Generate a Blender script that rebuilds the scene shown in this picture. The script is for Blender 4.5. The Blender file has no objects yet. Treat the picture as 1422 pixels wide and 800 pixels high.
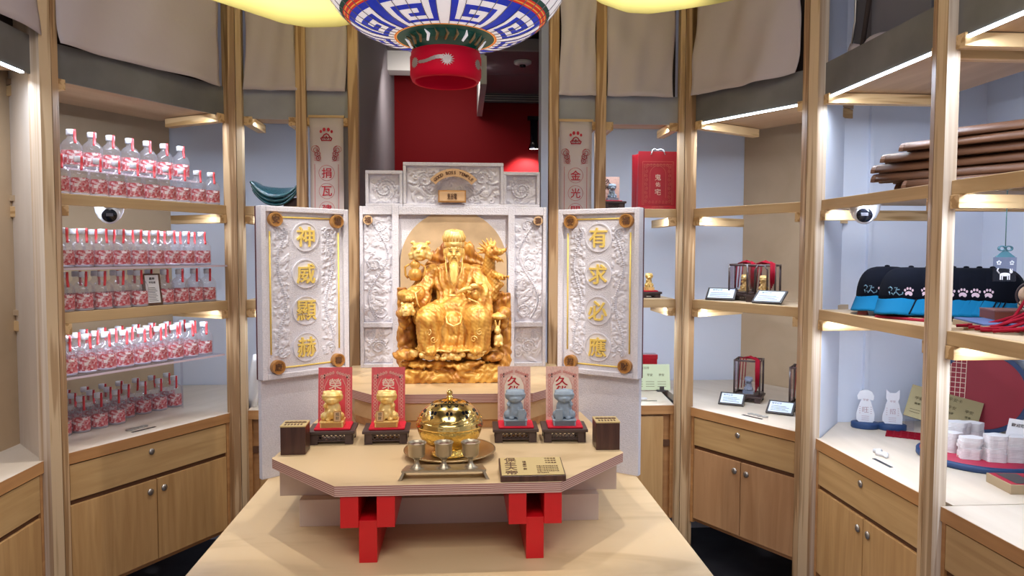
import bpy, bmesh, math, random
import numpy as np
from mathutils import Matrix, Vector
random.seed(3); RNG = np.random.RandomState(5)
PI = math.pi
C = bpy.context.scene.collection
S = bpy.context.scene

# ---------------------------------------------------------------- camera
cam = bpy.data.objects.new('camera', bpy.data.cameras.new('camera')); C.objects.link(cam)
cam.data.sensor_width = 36.0; cam.data.lens = 36.0*1000/1422
cam.data.clip_start = .02
yaw, pitch, roll = math.atan(71/1027), .05, .00258
fw = Vector((math.sin(yaw)*math.cos(pitch), math.cos(yaw)*math.cos(pitch), -math.sin(pitch)))
rt = Vector((math.cos(yaw), -math.sin(yaw), 0)); up = rt.cross(fw)
rt2 = rt*math.cos(roll)+up*math.sin(roll); up2 = up*math.cos(roll)-rt*math.sin(roll)
cam.matrix_world = Matrix(((rt2.x, up2.x, -fw.x, 0), (rt2.y, up2.y, -fw.y, 0), (rt2.z, up2.z, -fw.z, 1.42), (0, 0, 0, 1)))
S.camera = cam
# ---------------------------------------------------------------- world, exposure
S.view_settings.view_transform = 'Standard'; S.view_settings.look = 'None'
S.view_settings.gamma = 1; S.view_settings.use_curve_mapping = False
S.view_settings.exposure = 0.0
w = bpy.data.worlds.new('world'); S.world = w; w.use_nodes = True
w.node_tree.nodes['Background'].inputs[0].default_value = (.82, .80, .93, 1)
w.node_tree.nodes['Background'].inputs[1].default_value = .55

def area(name, loc, target, sx, sy, power, col, spread=PI):
    l = bpy.data.lights.new(name, 'AREA'); l.shape = 'RECTANGLE'; l.size = sx; l.size_y = sy
    l.energy = power; l.color = col; l.spread = spread
    o = bpy.data.objects.new(name, l); C.objects.link(o); o.location = loc
    o.rotation_euler = (Vector(target)-Vector(loc)).to_track_quat('-Z', 'Y').to_euler(); return o
def spot(name, loc, target, power, ang, col, blend=.5, rad=.03):
    l = bpy.data.lights.new(name, 'SPOT'); l.energy = power; l.spot_size = math.radians(ang)
    l.spot_blend = blend; l.color = col; l.shadow_soft_size = rad
    o = bpy.data.objects.new(name, l); C.objects.link(o); o.location = loc
    o.rotation_euler = (Vector(target)-Vector(loc)).to_track_quat('-Z', 'Y').to_euler(); return o
WARM = (1, .95, .89); COOL = (.72, .83, 1)
area('ceiling_fill_light', (-.1, .2, 2.9), (-.05, .9, 0), 1.8, 1.0, 36, (1, .95, .92))  # unseen fill lamp, added to brighten the room and the high canvases
spot('altar_spot_light', (-1.02, 1.35, 2.8), (-.02, 2.9, 1.40), 125, 34, WARM)
spot('altar_spot_light', (.95, 1.35, 2.8), (-.02, 2.9, 1.40), 125, 34, WARM)
spot('table_spot_light', (-.50, 2.42, 2.92), (-.15, 1.95, .8), 62, 78, WARM, .4)
spot('table_spot_light', (.44, 2.42, 2.92), (.10, 1.95, .8), 62, 78, WARM, .4)
spot('front_spot_light', (-.45, .7, 2.8), (-.1, 2.3, .9), 10, 44, WARM)
spot('front_spot_light', (.40, .7, 2.8), (.05, 2.3, .9), 10, 44, WARM)

# ---------------------------------------------------------------- materials
def nodes(name):
    m = bpy.data.materials.new(name); m.use_nodes = True
    nt = m.node_tree; return m, nt, nt.nodes['Principled BSDF']
def lnk(nt, a, b): nt.links.new(a, b)
def plain(name, col, rough=.5, metal=0, bump=0, bscale=80, var=0, emit=0, coat=0, vscale=8):
    m, nt, b = nodes(name)
    b.inputs['Base Color'].default_value = (*col, 1); b.inputs['Roughness'].default_value = rough
    b.inputs['Metallic'].default_value = metal
    if coat: b.inputs['Coat Weight'].default_value = coat
    tc = nt.nodes.new('ShaderNodeTexCoord')
    if var:
        n = nt.nodes.new('ShaderNodeTexNoise'); n.inputs['Scale'].default_value = vscale; n.inputs['Detail'].default_value = 4
        lnk(nt, tc.outputs['Object'], n.inputs['Vector'])
        r = nt.nodes.new('ShaderNodeValToRGB')
        r.color_ramp.elements[0].position = .3; r.color_ramp.elements[1].position = .7
        r.color_ramp.elements[0].color = (*[c*(1-var) for c in col], 1); r.color_ramp.elements[1].color = (*[min(1, c*(1+var*.5)) for c in col], 1)
        lnk(nt, n.outputs['Fac'], r.inputs['Fac']); lnk(nt, r.outputs['Color'], b.inputs['Base Color'])
    if bump:
        n = nt.nodes.new('ShaderNodeTexNoise'); n.inputs['Scale'].default_value = bscale; n.inputs['Detail'].default_value = 3
        lnk(nt, tc.outputs['Object'], n.inputs['Vector'])
        bp = nt.nodes.new('ShaderNodeBump'); bp.inputs['Strength'].default_value = bump; bp.inputs['Distance'].default_value = .004
        lnk(nt, n.outputs['Fac'], bp.inputs['Height']); lnk(nt, bp.outputs['Normal'], b.inputs['Normal'])
    if emit:
        b.inputs['Emission Color'].default_value = (*col, 1); b.inputs['Emission Strength'].default_value = emit
    return m
def wood(name, c1, c2, axis=0, scale=18, stretch=.07, rough=.45, rings=0, cmid=None, dist=1.0, detail=5):
    """grain runs along the local axis"""
    m, nt, b = nodes(name); b.inputs['Roughness'].default_value = rough
    tc = nt.nodes.new('ShaderNodeTexCoord'); mp = nt.nodes.new('ShaderNodeMapping')
    sc = [scale]*3; sc[axis] = scale*stretch; mp.inputs['Scale'].default_value = sc
    oi = nt.nodes.new('ShaderNodeObjectInfo'); vm = nt.nodes.new('ShaderNodeVectorMath'); vm.operation = 'ADD'
    lnk(nt, tc.outputs['Object'], vm.inputs[0]); lnk(nt, oi.outputs['Random'], vm.inputs[1]); lnk(nt, vm.outputs[0], mp.inputs['Vector'])
    n = nt.nodes.new('ShaderNodeTexNoise'); n.inputs['Scale'].default_value = 1; n.inputs['Detail'].default_value = detail
    n.inputs['Distortion'].default_value = dist
    lnk(nt, mp.outputs['Vector'], n.inputs['Vector'])
    fac = n.outputs['Fac']
    if rings:
        mu = nt.nodes.new('ShaderNodeMath'); mu.operation = 'MULTIPLY'; mu.inputs[1].default_value = rings
        fr = nt.nodes.new('ShaderNodeMath'); fr.operation = 'SINE'
        ad = nt.nodes.new('ShaderNodeMath'); ad.operation = 'MULTIPLY_ADD'; ad.inputs[1].default_value = .5; ad.inputs[2].default_value = .5
        lnk(nt, fac, mu.inputs[0]); lnk(nt, mu.outputs[0], fr.inputs[0]); lnk(nt, fr.outputs[0], ad.inputs[0]); fac = ad.outputs[0]
    r = nt.nodes.new('ShaderNodeValToRGB'); r.color_ramp.elements[0].position = .25; r.color_ramp.elements[1].position = .75
    r.color_ramp.elements[0].color = (*c1, 1); r.color_ramp.elements[1].color = (*c2, 1)
    if cmid: e = r.color_ramp.elements.new(.55); e.color = (*cmid, 1)
    lnk(nt, fac, r.inputs['Fac']); lnk(nt, r.outputs['Color'], b.inputs['Base Color'])
    bp = nt.nodes.new('ShaderNodeBump'); bp.inputs['Strength'].default_value = .08; bp.inputs['Distance'].default_value = .002
    lnk(nt, fac, bp.inputs['Height']); lnk(nt, bp.outputs['Normal'], b.inputs['Normal'])
    return m
def layered(name, c1, c2, freq, axis=2, rough=.5):
    m, nt, b = nodes(name); b.inputs['Roughness'].default_value = rough
    tc = nt.nodes.new('ShaderNodeTexCoord'); wv = nt.nodes.new('ShaderNodeTexWave'); wv.wave_type = 'BANDS'
    wv.bands_direction = 'XYZ'[axis]; wv.inputs['Scale'].default_value = freq; wv.inputs['Distortion'].default_value = .6
    lnk(nt, tc.outputs['Object'], wv.inputs['Vector'])
    r = nt.nodes.new('ShaderNodeValToRGB'); r.color_ramp.elements[0].color = (*c1, 1); r.color_ramp.elements[1].color = (*c2, 1)
    r.color_ramp.elements[0].position = .35; r.color_ramp.elements[1].position = .6
    lnk(nt, wv.outputs['Fac'], r.inputs['Fac']); lnk(nt, r.outputs['Color'], b.inputs['Base Color']); return m

PINE_V = wood('pine_upright', (.33, .185, .082), (.56, .37, .20), 2, 30, .045, .5, rings=22, cmid=(.48, .30, .15), dist=.35, detail=2)
PINE_V2 = wood('pine_upright_pale', (.42, .27, .14), (.62, .45, .27), 2, 42, .035, .5, rings=16, dist=.3, detail=2)
PINE_X = wood('pine_rail', (.50, .32, .15), (.66, .46, .235), 0, 30, .06, .5)
PINE_Y = wood('pine_batten', (.45, .26, .10), (.68, .46, .23), 1, 40, .06, .5, rings=14, dist=.3, detail=2)
LAM = wood('laminated_edge', (.40, .25, .13), (.80, .70, .58), 2, 90, .012, .5, dist=.2, detail=2)
BIRCH = wood('birch_panel', (.49, .355, .22), (.57, .42, .27), 0, 5, .5, .55, dist=1.0, detail=3)
BIRCH_W = wood('birch_pale_panel', (.66, .58, .50), (.76, .69, .62), 2, 9, .2, .55)
METAL_D = plain('shaded_band', (.17, .168, .162), .5, .1, var=.3, vscale=5)  # darker copy of the canopy band: dimness of the side bays put into the colour
SOFFIT = wood('soffit_plywood', (.34, .21, .12), (.44, .28, .165), 0, 16, .08, .55)
TOPW = wood('counter_birch', (.58, .49, .385), (.70, .605, .50), 0, 10, .2, .42)
OAK_EDGE = wood('counter_edge_wood', (.40, .185, .065), (.56, .29, .11), 0, 30, .06, .45)
OAK_H = wood('drawer_veneer', (.46, .27, .105), (.62, .40, .18), 0, 34, .07, .42)
OAK_V = wood('door_veneer', (.45, .245, .09), (.60, .36, .15), 2, 40, .07, .42)
OAK_VR = wood('door_veneer_red', (.40, .20, .085), (.55, .31, .15), 2, 26, .10, .42)
TABLE = wood('table_birch', (.52, .36, .185), (.66, .48, .27), 0, 7, .35, .38, rings=5, dist=1.0, detail=3)
TABLE_E = layered('table_ply_edge', (.30, .11, .09), (.66, .48, .42), 62, 2)
PALEBOX = wood('pale_box_veneer', (.50, .39, .32), (.62, .50, .42), 0, 8, .3, .5, rings=4, dist=1.0, detail=3)
WHITE = plain('white_wall', (.70, .74, .84), .7, bump=.05)
GREYWALL = plain('grey_wall', (.27, .25, .27), .7)
METAL = plain('galvanised_band', (.34, .345, .37), .5, .1, var=.2, vscale=5)
CLOTH = plain('beige_canvas', (.54, .475, .48), .95, bump=.25, bscale=25)
DARKBR = plain('dark_brown_board', (.055, .042, .038), .8)
DARKGREY = plain('dark_grey_board', (.12, .115, .13), .7)
YELLOW = plain('yellow_cloth', (.75, .66, .20), .8)
YELLOW.node_tree.nodes['Principled BSDF'].inputs['Transmission Weight'].default_value = 0
RED = plain('red_lacquer', (.62, .006, .012), .3, var=.1)
REDWALL = plain('red_wall', (.19, .002, .005), .6)
STONE = plain('white_granite', (.69, .67, .72), .8, bump=.7, bscale=260, var=.10, vscale=220)
STONE_F = plain('carved_white_stone', (.70, .68, .73), .75, bump=.12, bscale=240)
TAN = plain('sandstone_disc', (.56, .39, .22), .6, var=.16, vscale=14)
GOLDCH = plain('painted_gold', (.86, .64, .16), .45, .15)
BRONZE = plain('bronze_coin', (.50, .25, .075), .42, .35, bump=.2, bscale=120)
COINPL = plain('tan_plaque', (.66, .42, .22), .5, .1)
DKBROWN = plain('engraved_brown', (.12, .05, .02), .6)
def gilt(name, hi, lo, scale, stretch, metal, pos=(.35, .62)):
    m = wood(name, lo, hi, 2, scale, stretch, .36, dist=1.4, detail=4); b = m.node_tree.nodes['Principled BSDF']; b.inputs['Metallic'].default_value = metal
    r = [n for n in m.node_tree.nodes if n.type == 'VALTORGB'][0]; r.color_ramp.elements[0].position, r.color_ramp.elements[1].position = pos
    return m
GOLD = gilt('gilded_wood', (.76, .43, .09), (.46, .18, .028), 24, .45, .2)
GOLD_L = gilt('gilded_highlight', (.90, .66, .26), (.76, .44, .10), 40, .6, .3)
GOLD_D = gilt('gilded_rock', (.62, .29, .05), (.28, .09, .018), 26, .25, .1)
FACE = plain('golden_face', (.84, .54, .15), .33, .2)
INK = plain('black_ink', (.02, .015, .015), .6)
BRASS = plain('polished_brass', (.88, .64, .22), .15, 1, bump=.05, bscale=60)
BRASS_ENG = plain('engraved_brass', (.86, .60, .16), .22, 1, bump=.9, bscale=130)
BRASS_OLD = plain('old_brass', (.50, .37, .20), .33, .9, var=.15)
PEWTER = plain('brushed_bronze', (.47, .40, .29), .35, .9)
PLATE_G = plain('gold_plate_sheet', (.72, .56, .26), .35, .5)
DARKW = wood('rosewood', (.035, .012, .008), (.10, .04, .025), 2, 50, .06, .35)
STAND = plain('carved_dark_stand', (.06, .035, .032), .35)
VELVET = plain('red_velvet', (.62, .01, .03), .9, bump=.3)
CARD_R = plain('red_card', (.70, .11, .12), .6, var=.12, vscale=120)
CARD_P = plain('pink_card', (.80, .50, .40), .6, var=.14, vscale=150)
CREAM = plain('cream_panel', (.86, .72, .56), .6)
CARD_M = plain('red_card_middle', (.74, .07, .09), .6)
LINE_W = plain('pale_print', (.88, .66, .52), .6)
REDINK = plain('red_print', (.50, .01, .03), .6)
GREYST = plain('grey_resin', (.27, .33, .39), .5, bump=.2, var=.12, vscale=40)
PAPER = plain('white_paper', (.80, .79, .80), .7)
PAPER_E = layered('paper_edge', (.62, .58, .58), (.82, .80, .80), 110, 2)
BANNER = plain('banner_cloth', (.60, .53, .53), .85)
SCREEN = plain('price_card', (.66, .76, .90), .5)
FRAMED = plain('dark_sign_frame', (.05, .042, .04), .5)
TEAL = plain('teal_glaze', (.02, .10, .12), .18, bump=.9, bscale=90, var=.4, vscale=40, coat=.5)
NAVY = plain('navy_felt', (.004, .005, .010), .95)
CAPBLUE = plain('blue_brim', (.004, .13, .27), .85)
NAVYBASE = plain('navy_board', (.012, .045, .14), .5)
REDFELT = plain('crimson_felt', (.34, .008, .03), .9)
REDCORD = plain('red_cord', (.26, .006, .018), .8)
GOLDP = plain('gold_sign', (.40, .33, .17), .4, .3)
KRAFT = plain('kraft_edge', (.36, .26, .15), .8)
TILEW = wood('brown_wood_tile', (.085, .035, .018), (.19, .085, .042), 0, 40, .08, .5)
CAMW = plain('white_plastic', (.72, .73, .77), .4)
BLACK = plain('black_lens', (.005, .006, .01), .08)
STEEL = plain('steel_lock', (.42, .40, .37), .3, .9)
LED = plain('led_strip', (.75, .88, 1), .5, emit=9)
LAMP_E = plain('lamp_face', (1, .93, .8), .5, emit=12)
FLOOR = plain('dark_floor', (.10, .10, .12), .45, var=.2)
CEIL = plain('dark_ceiling', (.14, .125, .14), .8)
BLUE = plain('lantern_blue', (.008, .035, .50), .5, emit=.45, var=.3, vscale=22)
LWHITE = plain('lantern_white', (.90, .86, .90), .5, emit=.5)
LGREEN = plain('lantern_green', (.010, .10, .075), .5, emit=.15, var=.3)
LRED = plain('lantern_red', (.75, .03, .02), .5, emit=.3)
LORANGE = plain('lantern_orange', (.95, .42, .06), .5, emit=.45)
REDRING = plain('red_plastic', (.48, .002, .02), .5, emit=.12)
SILVER = plain('silver_print', (.42, .36, .34), .35, .6)
RIB = plain('lantern_rib', (.30, .28, .31), .6)

def mixshade(name, tint, gloss, fac, rough=.03, diff=0):
    m = bpy.data.materials.new(name); m.use_nodes = True; nt = m.node_tree; nt.nodes.clear()
    o = nt.nodes.new('ShaderNodeOutputMaterial'); mx = nt.nodes.new('ShaderNodeMixShader')
    t = nt.nodes.new('ShaderNodeBsdfTransparent'); g = nt.nodes.new('ShaderNodeBsdfGlossy')
    lw = nt.nodes.new('ShaderNodeLayerWeight'); lw.inputs['Blend'].default_value = .5
    pw = nt.nodes.new('ShaderNodeMath'); pw.operation = 'POWER'; pw.inputs[1].default_value = 3.2; lnk(nt, lw.outputs['Facing'], pw.inputs[0])
    fr = nt.nodes.new('ShaderNodeMath'); fr.operation = 'MULTIPLY_ADD'; fr.inputs[1].default_value = fac*1.6; fr.inputs[2].default_value = .035; lnk(nt, pw.outputs[0], fr.inputs[0])
    t.inputs['Color'].default_value = (*tint, 1); g.inputs['Color'].default_value = (*gloss, 1); g.inputs['Roughness'].default_value = rough
    if diff:
        df = nt.nodes.new('ShaderNodeBsdfDiffuse'); df.inputs['Color'].default_value = (.75, .70, .74, 1); m2 = nt.nodes.new('ShaderNodeMixShader'); m2.inputs[0].default_value = diff
        lnk(nt, t.outputs[0], m2.inputs[1]); lnk(nt, df.outputs[0], m2.inputs[2]); t = m2
    lnk(nt, fr.outputs[0], mx.inputs[0]); lnk(nt, t.outputs[0], mx.inputs[1]); lnk(nt, g.outputs[0], mx.inputs[2]); lnk(nt, mx.outputs[0], o.inputs[0])
    return m
GLASS = mixshade('clear_bottle_glass', (.985, .98, .985), (.9, .92, .98), .30, diff=.09)
ACRYL = mixshade('clear_acrylic', (.93, .92, .95), (.9, .9, .95), .2)
PINKAC = plain('acrylic_edge', (.66, .52, .56), .3)
def label_mat():
    m, nt, b = nodes('bottle_label'); b.inputs['Roughness'].default_value = .5
    tc = nt.nodes.new('ShaderNodeTexCoord'); mp = nt.nodes.new('ShaderNodeMapping'); mp.inputs['Scale'].default_value = (135, 135, 135)
    mp.inputs['Rotation'].default_value = (PI/2, 0, 0)
    lnk(nt, tc.outputs['Object'], mp.inputs['Vector'])
    v = nt.nodes.new('ShaderNodeTexVoronoi'); v.distance = 'CHEBYCHEV'; v.inputs['Scale'].default_value = 1.0
    lnk(nt, mp.outputs['Vector'], v.inputs['Vector'])
    r = nt.nodes.new('ShaderNodeValToRGB'); r.color_ramp.interpolation = 'CONSTANT'
    cs = [(0, (.50, .07, .08)), (.26, (.66, .24, .25)), (.42, (.78, .60, .60)), (.60, (.52, .12, .13)), (.74, (.68, .42, .43))]
    r.color_ramp.elements[0].color = (*cs[0][1], 1); r.color_ramp.elements[1].position = cs[1][0]; r.color_ramp.elements[1].color = (*cs[1][1], 1)
    for p, c in cs[2:]: e = r.color_ramp.elements.new(p); e.color = (*c, 1)
    sp = nt.nodes.new('ShaderNodeSeparateColor'); lnk(nt, v.outputs['Color'], sp.inputs[0]); lnk(nt, sp.outputs[0], r.inputs['Fac'])
    lnk(nt, r.outputs['Color'], b.inputs['Base Color']); return m
LABEL = label_mat()

# ---------------------------------------------------------------- geometry helper
def rot2(a): return Matrix.Rotation(a, 4, 'Z')
class G:
    def __init__(s): s.v = []; s.f = []; s.m = []; s.sm = []
    def add(s, vs, fs, mat=0, smooth=False, T=None):
        n = len(s.v)
        if T is not None: vs = [tuple(T @ Vector(v)) for v in vs]
        s.v += [tuple(v) for v in vs]; s.f += [tuple(i+n for i in f) for f in fs]
        s.m += [mat]*len(fs); s.sm += [smooth]*len(fs); return s
    def box(s, x0, x1, y0, y1, z0, z1, mat=0, T=None):
        vs = [(x, y, z) for z in (z0, z1) for y in (y0, y1) for x in (x0, x1)]
        return s.add(vs, [(0, 2, 3, 1), (4, 5, 7, 6), (0, 1, 5, 4), (2, 6, 7, 3), (0, 4, 6, 2), (1, 3, 7, 5)], mat, False, T)
    def prism(s, poly, z0, z1, mat=0, side=None, T=None, smooth=False):
        n = len(poly); vs = [(x, y, z0) for x, y in poly]+[(x, y, z1) for x, y in poly]
        s.add(vs, [tuple(range(n))[::-1], tuple(range(n, 2*n))], mat, False, T)
        return s.add(vs, [(i, (i+1) % n, (i+1) % n+n, i+n) for i in range(n)], mat if side is None else side, smooth, T)
    def lathe(s, prof, n=24, mat=0, T=None, smooth=True):
        vs = [(r*math.cos(2*PI*k/n), r*math.sin(2*PI*k/n), z) for r, z in prof for k in range(n)]
        fs = [(i*n+k, i*n+(k+1) % n, (i+1)*n+(k+1) % n, (i+1)*n+k) for i in range(len(prof)-1) for k in range(n)]
        return s.add(vs, fs, mat, smooth, T)
    def tube(s, pts, rad, n=8, mat=0, T=None, cap=True):
        pts = [Vector(p) for p in pts]
        if not hasattr(rad, '__len__'): rad = [rad]*len(pts)
        vs = []; prev = None
        for i, p in enumerate(pts):
            d = (pts[min(i+1, len(pts)-1)]-pts[max(i-1, 0)]).normalized()
            if prev is None: a = d.orthogonal().normalized()
            else: a = (prev-d*prev.dot(d)).normalized()
            prev = a; b = d.cross(a)
            vs += [p+(a*math.cos(2*PI*k/n)+b*math.sin(2*PI*k/n))*rad[i] for k in range(n)]
        fs = [(i*n+k, i*n+(k+1) % n, (i+1)*n+(k+1) % n, (i+1)*n+k) for i in range(len(pts)-1) for k in range(n)]
        if cap: fs += [tuple(range(n))[::-1], tuple(range((len(pts)-1)*n, len(pts)*n))]
        return s.add(vs, fs, mat, True, T)
    def ell(s, c, r, rot=None, mat=0, nu=14, nv=9, T=None):
        vs = [(0, 0, -1)]+[(math.cos(2*PI*k/nu)*math.sin(PI*j/nv), math.sin(2*PI*k/nu)*math.sin(PI*j/nv), -math.cos(PI*j/nv)) for j in range(1, nv) for k in range(nu)]+[(0, 0, 1)]
        M = Matrix.Translation(c)
        if rot: M = M @ Matrix.Rotation(rot[2], 4, 'Z') @ Matrix.Rotation(rot[1], 4, 'Y') @ Matrix.Rotation(rot[0], 4, 'X')
        M = M @ Matrix.Diagonal((*(r if hasattr(r, '__len__') else (r, r, r)), 1))
        if T is not None: M = T @ M
        fs = [(0, 1+(k+1) % nu, 1+k) for k in range(nu)]
        fs += [(1+j*nu+k, 1+j*nu+(k+1) % nu, 1+(j+1)*nu+(k+1) % nu, 1+(j+1)*nu+k) for j in range(nv-2) for k in range(nu)]
        L = len(vs)-1; fs += [(L, 1+(nv-2)*nu+k, 1+(nv-2)*nu+(k+1) % nu) for k in range(nu)]
        return s.add(vs, fs, mat, True, M)
    def mesh(s, vf, mat=0, T=None, smooth=False): return s.add(vf[0], vf[1], mat, smooth, T)
    def grid(s, P, mat=0, smooth=True, T=None):     # P[i][j] points
        a, b = len(P), len(P[0]); vs = [p for r in P for p in r]
        return s.add(vs, [(i*b+j, i*b+j+1, (i+1)*b+j+1, (i+1)*b+j) for i in range(a-1) for j in range(b-1)], mat, smooth, T)
def build(name, g, mats, parent=None, bevel=0, solid=0, recalc=True, **kw):
    me = bpy.data.meshes.new(name); me.from_pydata(g.v, [], g.f)
    if not isinstance(mats, (list, tuple)): mats = [mats]
    for m in mats: me.materials.append(m)
    me.polygons.foreach_set('material_index', g.m); me.polygons.foreach_set('use_smooth', g.sm)
    if recalc:
        bm = bmesh.new(); bm.from_mesh(me); bmesh.ops.recalc_face_normals(bm, faces=bm.faces); bm.to_mesh(me); bm.free()
    o = bpy.data.objects.new(name, me); C.objects.link(o)
    if parent is not None: o.parent = parent
    if bevel:
        b = o.modifiers.new('bevel', 'BEVEL'); b.width = bevel; b.segments = 2; b.limit_method = 'ANGLE'
    if solid:
        b = o.modifiers.new('solid', 'SOLIDIFY'); b.thickness = solid; b.offset = 0
    for k, v in kw.items(): o[k] = v
    return o
def tag(o, label=None, cat=None, group=None, kind=None):
    if label: o['label'] = label
    if cat: o['category'] = cat
    if group: o['group'] = group
    if kind: o['kind'] = kind
    return o
def thing(name, label, cat, loc=(0, 0, 0), rz=0, group=None):
    o = bpy.data.objects.new(name, None); C.objects.link(o); o.location = loc; o.rotation_euler = (0, 0, rz)
    o.empty_display_size = .05
    return tag(o, label, cat, group)
KIDS = {}
def dup(root, loc=None, rz=None, label=None, group=None, parent=None):
    r = root.copy(); C.objects.link(r); r.parent = parent
    if loc is not None: r.location = loc
    if rz is not None: r.rotation_euler = (0, 0, rz)
    if label: r['label'] = label
    if group: r['group'] = group
    for ch in list(root.children): dup(ch, parent=r)
    return r
for _m in (NAVY, CAPBLUE, REDWALL, GREYWALL, CEIL, CLOTH, DARKBR, DARKGREY, FLOOR, REDRING, REDCORD): _m.node_tree.nodes['Principled BSDF'].inputs['Specular IOR Level'].default_value = .12
def struct(name, g, mat, **kw):
    o = build(name, g, mat, **kw); o['kind'] = 'structure'; return o
_tc = {}
def text(s, size, depth=.001, bold=0, width=None, res=2):
    """mesh of the writing in the xz-plane, facing -y, centred; size = height"""
    key = (s, bold, res)
    if key not in _tc:
        c = bpy.data.curves.new('t', 'FONT'); c.body = s; c.extrude = .5; c.offset = bold; c.resolution_u = res
        o = bpy.data.objects.new('t', c); C.objects.link(o); dg = bpy.context.evaluated_depsgraph_get()
        me = bpy.data.meshes.new_from_object(o.evaluated_get(dg))
        v = [tuple(x.co) for x in me.vertices]; f = [tuple(p.vertices) for p in me.polygons]
        bpy.data.objects.remove(o); bpy.data.curves.remove(c); bpy.data.meshes.remove(me)
        if v:
            a = np.array(v); lo, hi = a.min(0), a.max(0); a[:, :2] -= (lo+hi)[:2]/2; v = a
        _tc[key] = (v, f)
    v, f = _tc[key]
    if len(v) == 0: return [], []
    h = v[:, 1].max()*2; k = size/h; kx = k if width is None else width/(v[:, 0].max()*2)
    return [(x*kx, -z*2*depth if False else -z*depth*2, y*k) for x, y, z in v], f
def TR(x, y, z, rz=0, rx=0): return Matrix.Translation((x, y, z)) @ Matrix.Rotation(rz, 4, 'Z') @ Matrix.Rotation(rx, 4, 'X')
def ring(n, r, cx=0, cy=0, a0=0): return [(cx+r*math.cos(a0+2*PI*k/n), cy+r*math.sin(a0+2*PI*k/n)) for k in range(n)]
def disc_xz(g, x, z, r, y0, y1, mat=0, n=28):   # disc facing -y
    g.prism(ring(n, r), 0, 1, mat, T=Matrix(((1, 0, 0, x), (0, 0, y0-y1, y1), (0, 1, 0, z), (0, 0, 0, 1))))
def ring_xz(g, x, z, r0, r1, y0, y1, mat=0, n=32):
    M = Matrix(((1, 0, 0, x), (0, 0, y0-y1, y1), (0, 1, 0, z), (0, 0, 0, 1)))
    g.lathe([(r0, 0), (r0, 1), (r1, 1), (r1, 0), (r0, 0)], n, mat, M, False)
def remeshed(name, g, mat, parent, voxel, disp=None, smooth=4, **kw):
    me = bpy.data.meshes.new('tmp'); me.from_pydata(g.v, [], g.f)
    bm = bmesh.new(); bm.from_mesh(me); bmesh.ops.recalc_face_normals(bm, faces=bm.faces); bm.to_mesh(me); bm.free()
    o = bpy.data.objects.new('tmp', me); C.objects.link(o)
    r = o.modifiers.new('r', 'REMESH'); r.mode = 'VOXEL'; r.voxel_size = voxel
    sm = o.modifiers.new('s', 'SMOOTH'); sm.iterations = smooth; sm.factor = .5
    dg = bpy.context.evaluated_depsgraph_get(); m2 = bpy.data.meshes.new_from_object(o.evaluated_get(dg))
    bpy.data.objects.remove(o); bpy.data.meshes.remove(me)
    if disp:
        n = len(m2.vertices); co = np.empty(n*3); no = np.empty(n*3)
        m2.vertices.foreach_get('co', co); m2.vertices.foreach_get('normal', no)
        co = co.reshape(-1, 3); no = no.reshape(-1, 3); co = co+no*disp(co, no)[:, None]; m2.vertices.foreach_set('co', co.ravel())
    m2.polygons.foreach_set('use_smooth', [True]*len(m2.polygons)); m2.name = name
    m2.materials.clear(); m2.materials.append(mat)
    ob = bpy.data.objects.new(name, m2); C.objects.link(ob); ob.parent = parent
    for k, v in kw.items(): ob[k] = v
    return ob

# ================================================================= the room shell
struct('floor', G().box(-4, 4, -2.5, 5.2, -.05, 0), FLOOR)
g = G().box(-4, -.5, 3.58, 3.70, 0, 3.0).box(.39, 4, 3.58, 3.70, 0, 3.0)
struct('wall_back', g, WHITE)
struct('wall_far', G().box(-1.2, 1.4, 5.0, 5.1, 0, 3.0), REDWALL)
struct('wall_passage_left', G().box(-.56, -.46, 3.0, 5.0, 0, 3.0), GREYWALL)
struct('wall_passage_right', G().box(.545, .65, 3.70, 5.0, 0, 3.0), GREYWALL)
struct('ceiling', G().box(-4, 4, -2.5, 3.0, 3.0, 3.1), CEIL)
struct('ceiling_passage', G().box(-.5, .6, 3.0, 5.0, 2.66, 2.74), CEIL)
struct('trim_1', G().box(-.46, .12, 4.55, 4.68, 2.54, 2.66), plain('white_beam', (.72, .72, .70), .7))
g = G().box(.12, .545, 3.9, 4.95, 2.50, 2.56)
for a, b in ((3.9, 4.40), (4.41, 4.93)): g.box(.125, .54, a, b, 2.492, 2.50, 1)
g.box(.10, .135, 4.0, 4.95, 2.34, 2.56, 2)
struct('trim_2', g, [CEIL, plain('mauve_board', (.17, .14, .17), .7), plain('white_trim', (.6, .6, .58), .6)])

vt = thing('ceiling_vent', 'long dark ventilation grille along the top of the red wall', 'vent', (.33, 4.93, 2.47))
build('backing', G().box(-.20, .20, .01, .03, -.035, .03), DARKGREY, vt)
for k in range(4): build('slat', G().box(-.19, .19, -.004, .012, -.028+.016*k, -.022+.016*k), STEEL, vt)
sd = thing('smoke_detector', 'small white smoke detector on the ceiling of the passage behind the altar', 'smoke detector', (.34, 4.1, 2.492))
build('base', G().lathe([(0, 0), (.05, 0), (.05, -.012), (.03, -.02), (0, -.02)], 20), CAMW, sd)
build('sensor', G().lathe([(0, -.018), (.018, -.018), (.018, -.032), (0, -.034)], 12), BLACK, sd)
tl = thing('track_light', 'black cylindrical wall spotlight glowing on the red wall', 'light', (.485, 4.9, 2.26))
build('bracket', G().box(-.01, .01, -.01, .1, .02, .05).box(-.045, .03, -.02, .02, .05, .075), BLACK, tl)
build('housing', G().lathe([(0, .05), (.026, .05), (.026, -.10), (.04, -.145), (.036, -.145), (.02, -.10), (0, -.10)], 20), BLACK, tl)
build('lamp', G().lathe([(0, -.135), (.034, -.135), (.034, -.14), (0, -.14)], 20), LAMP_E, tl)
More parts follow.
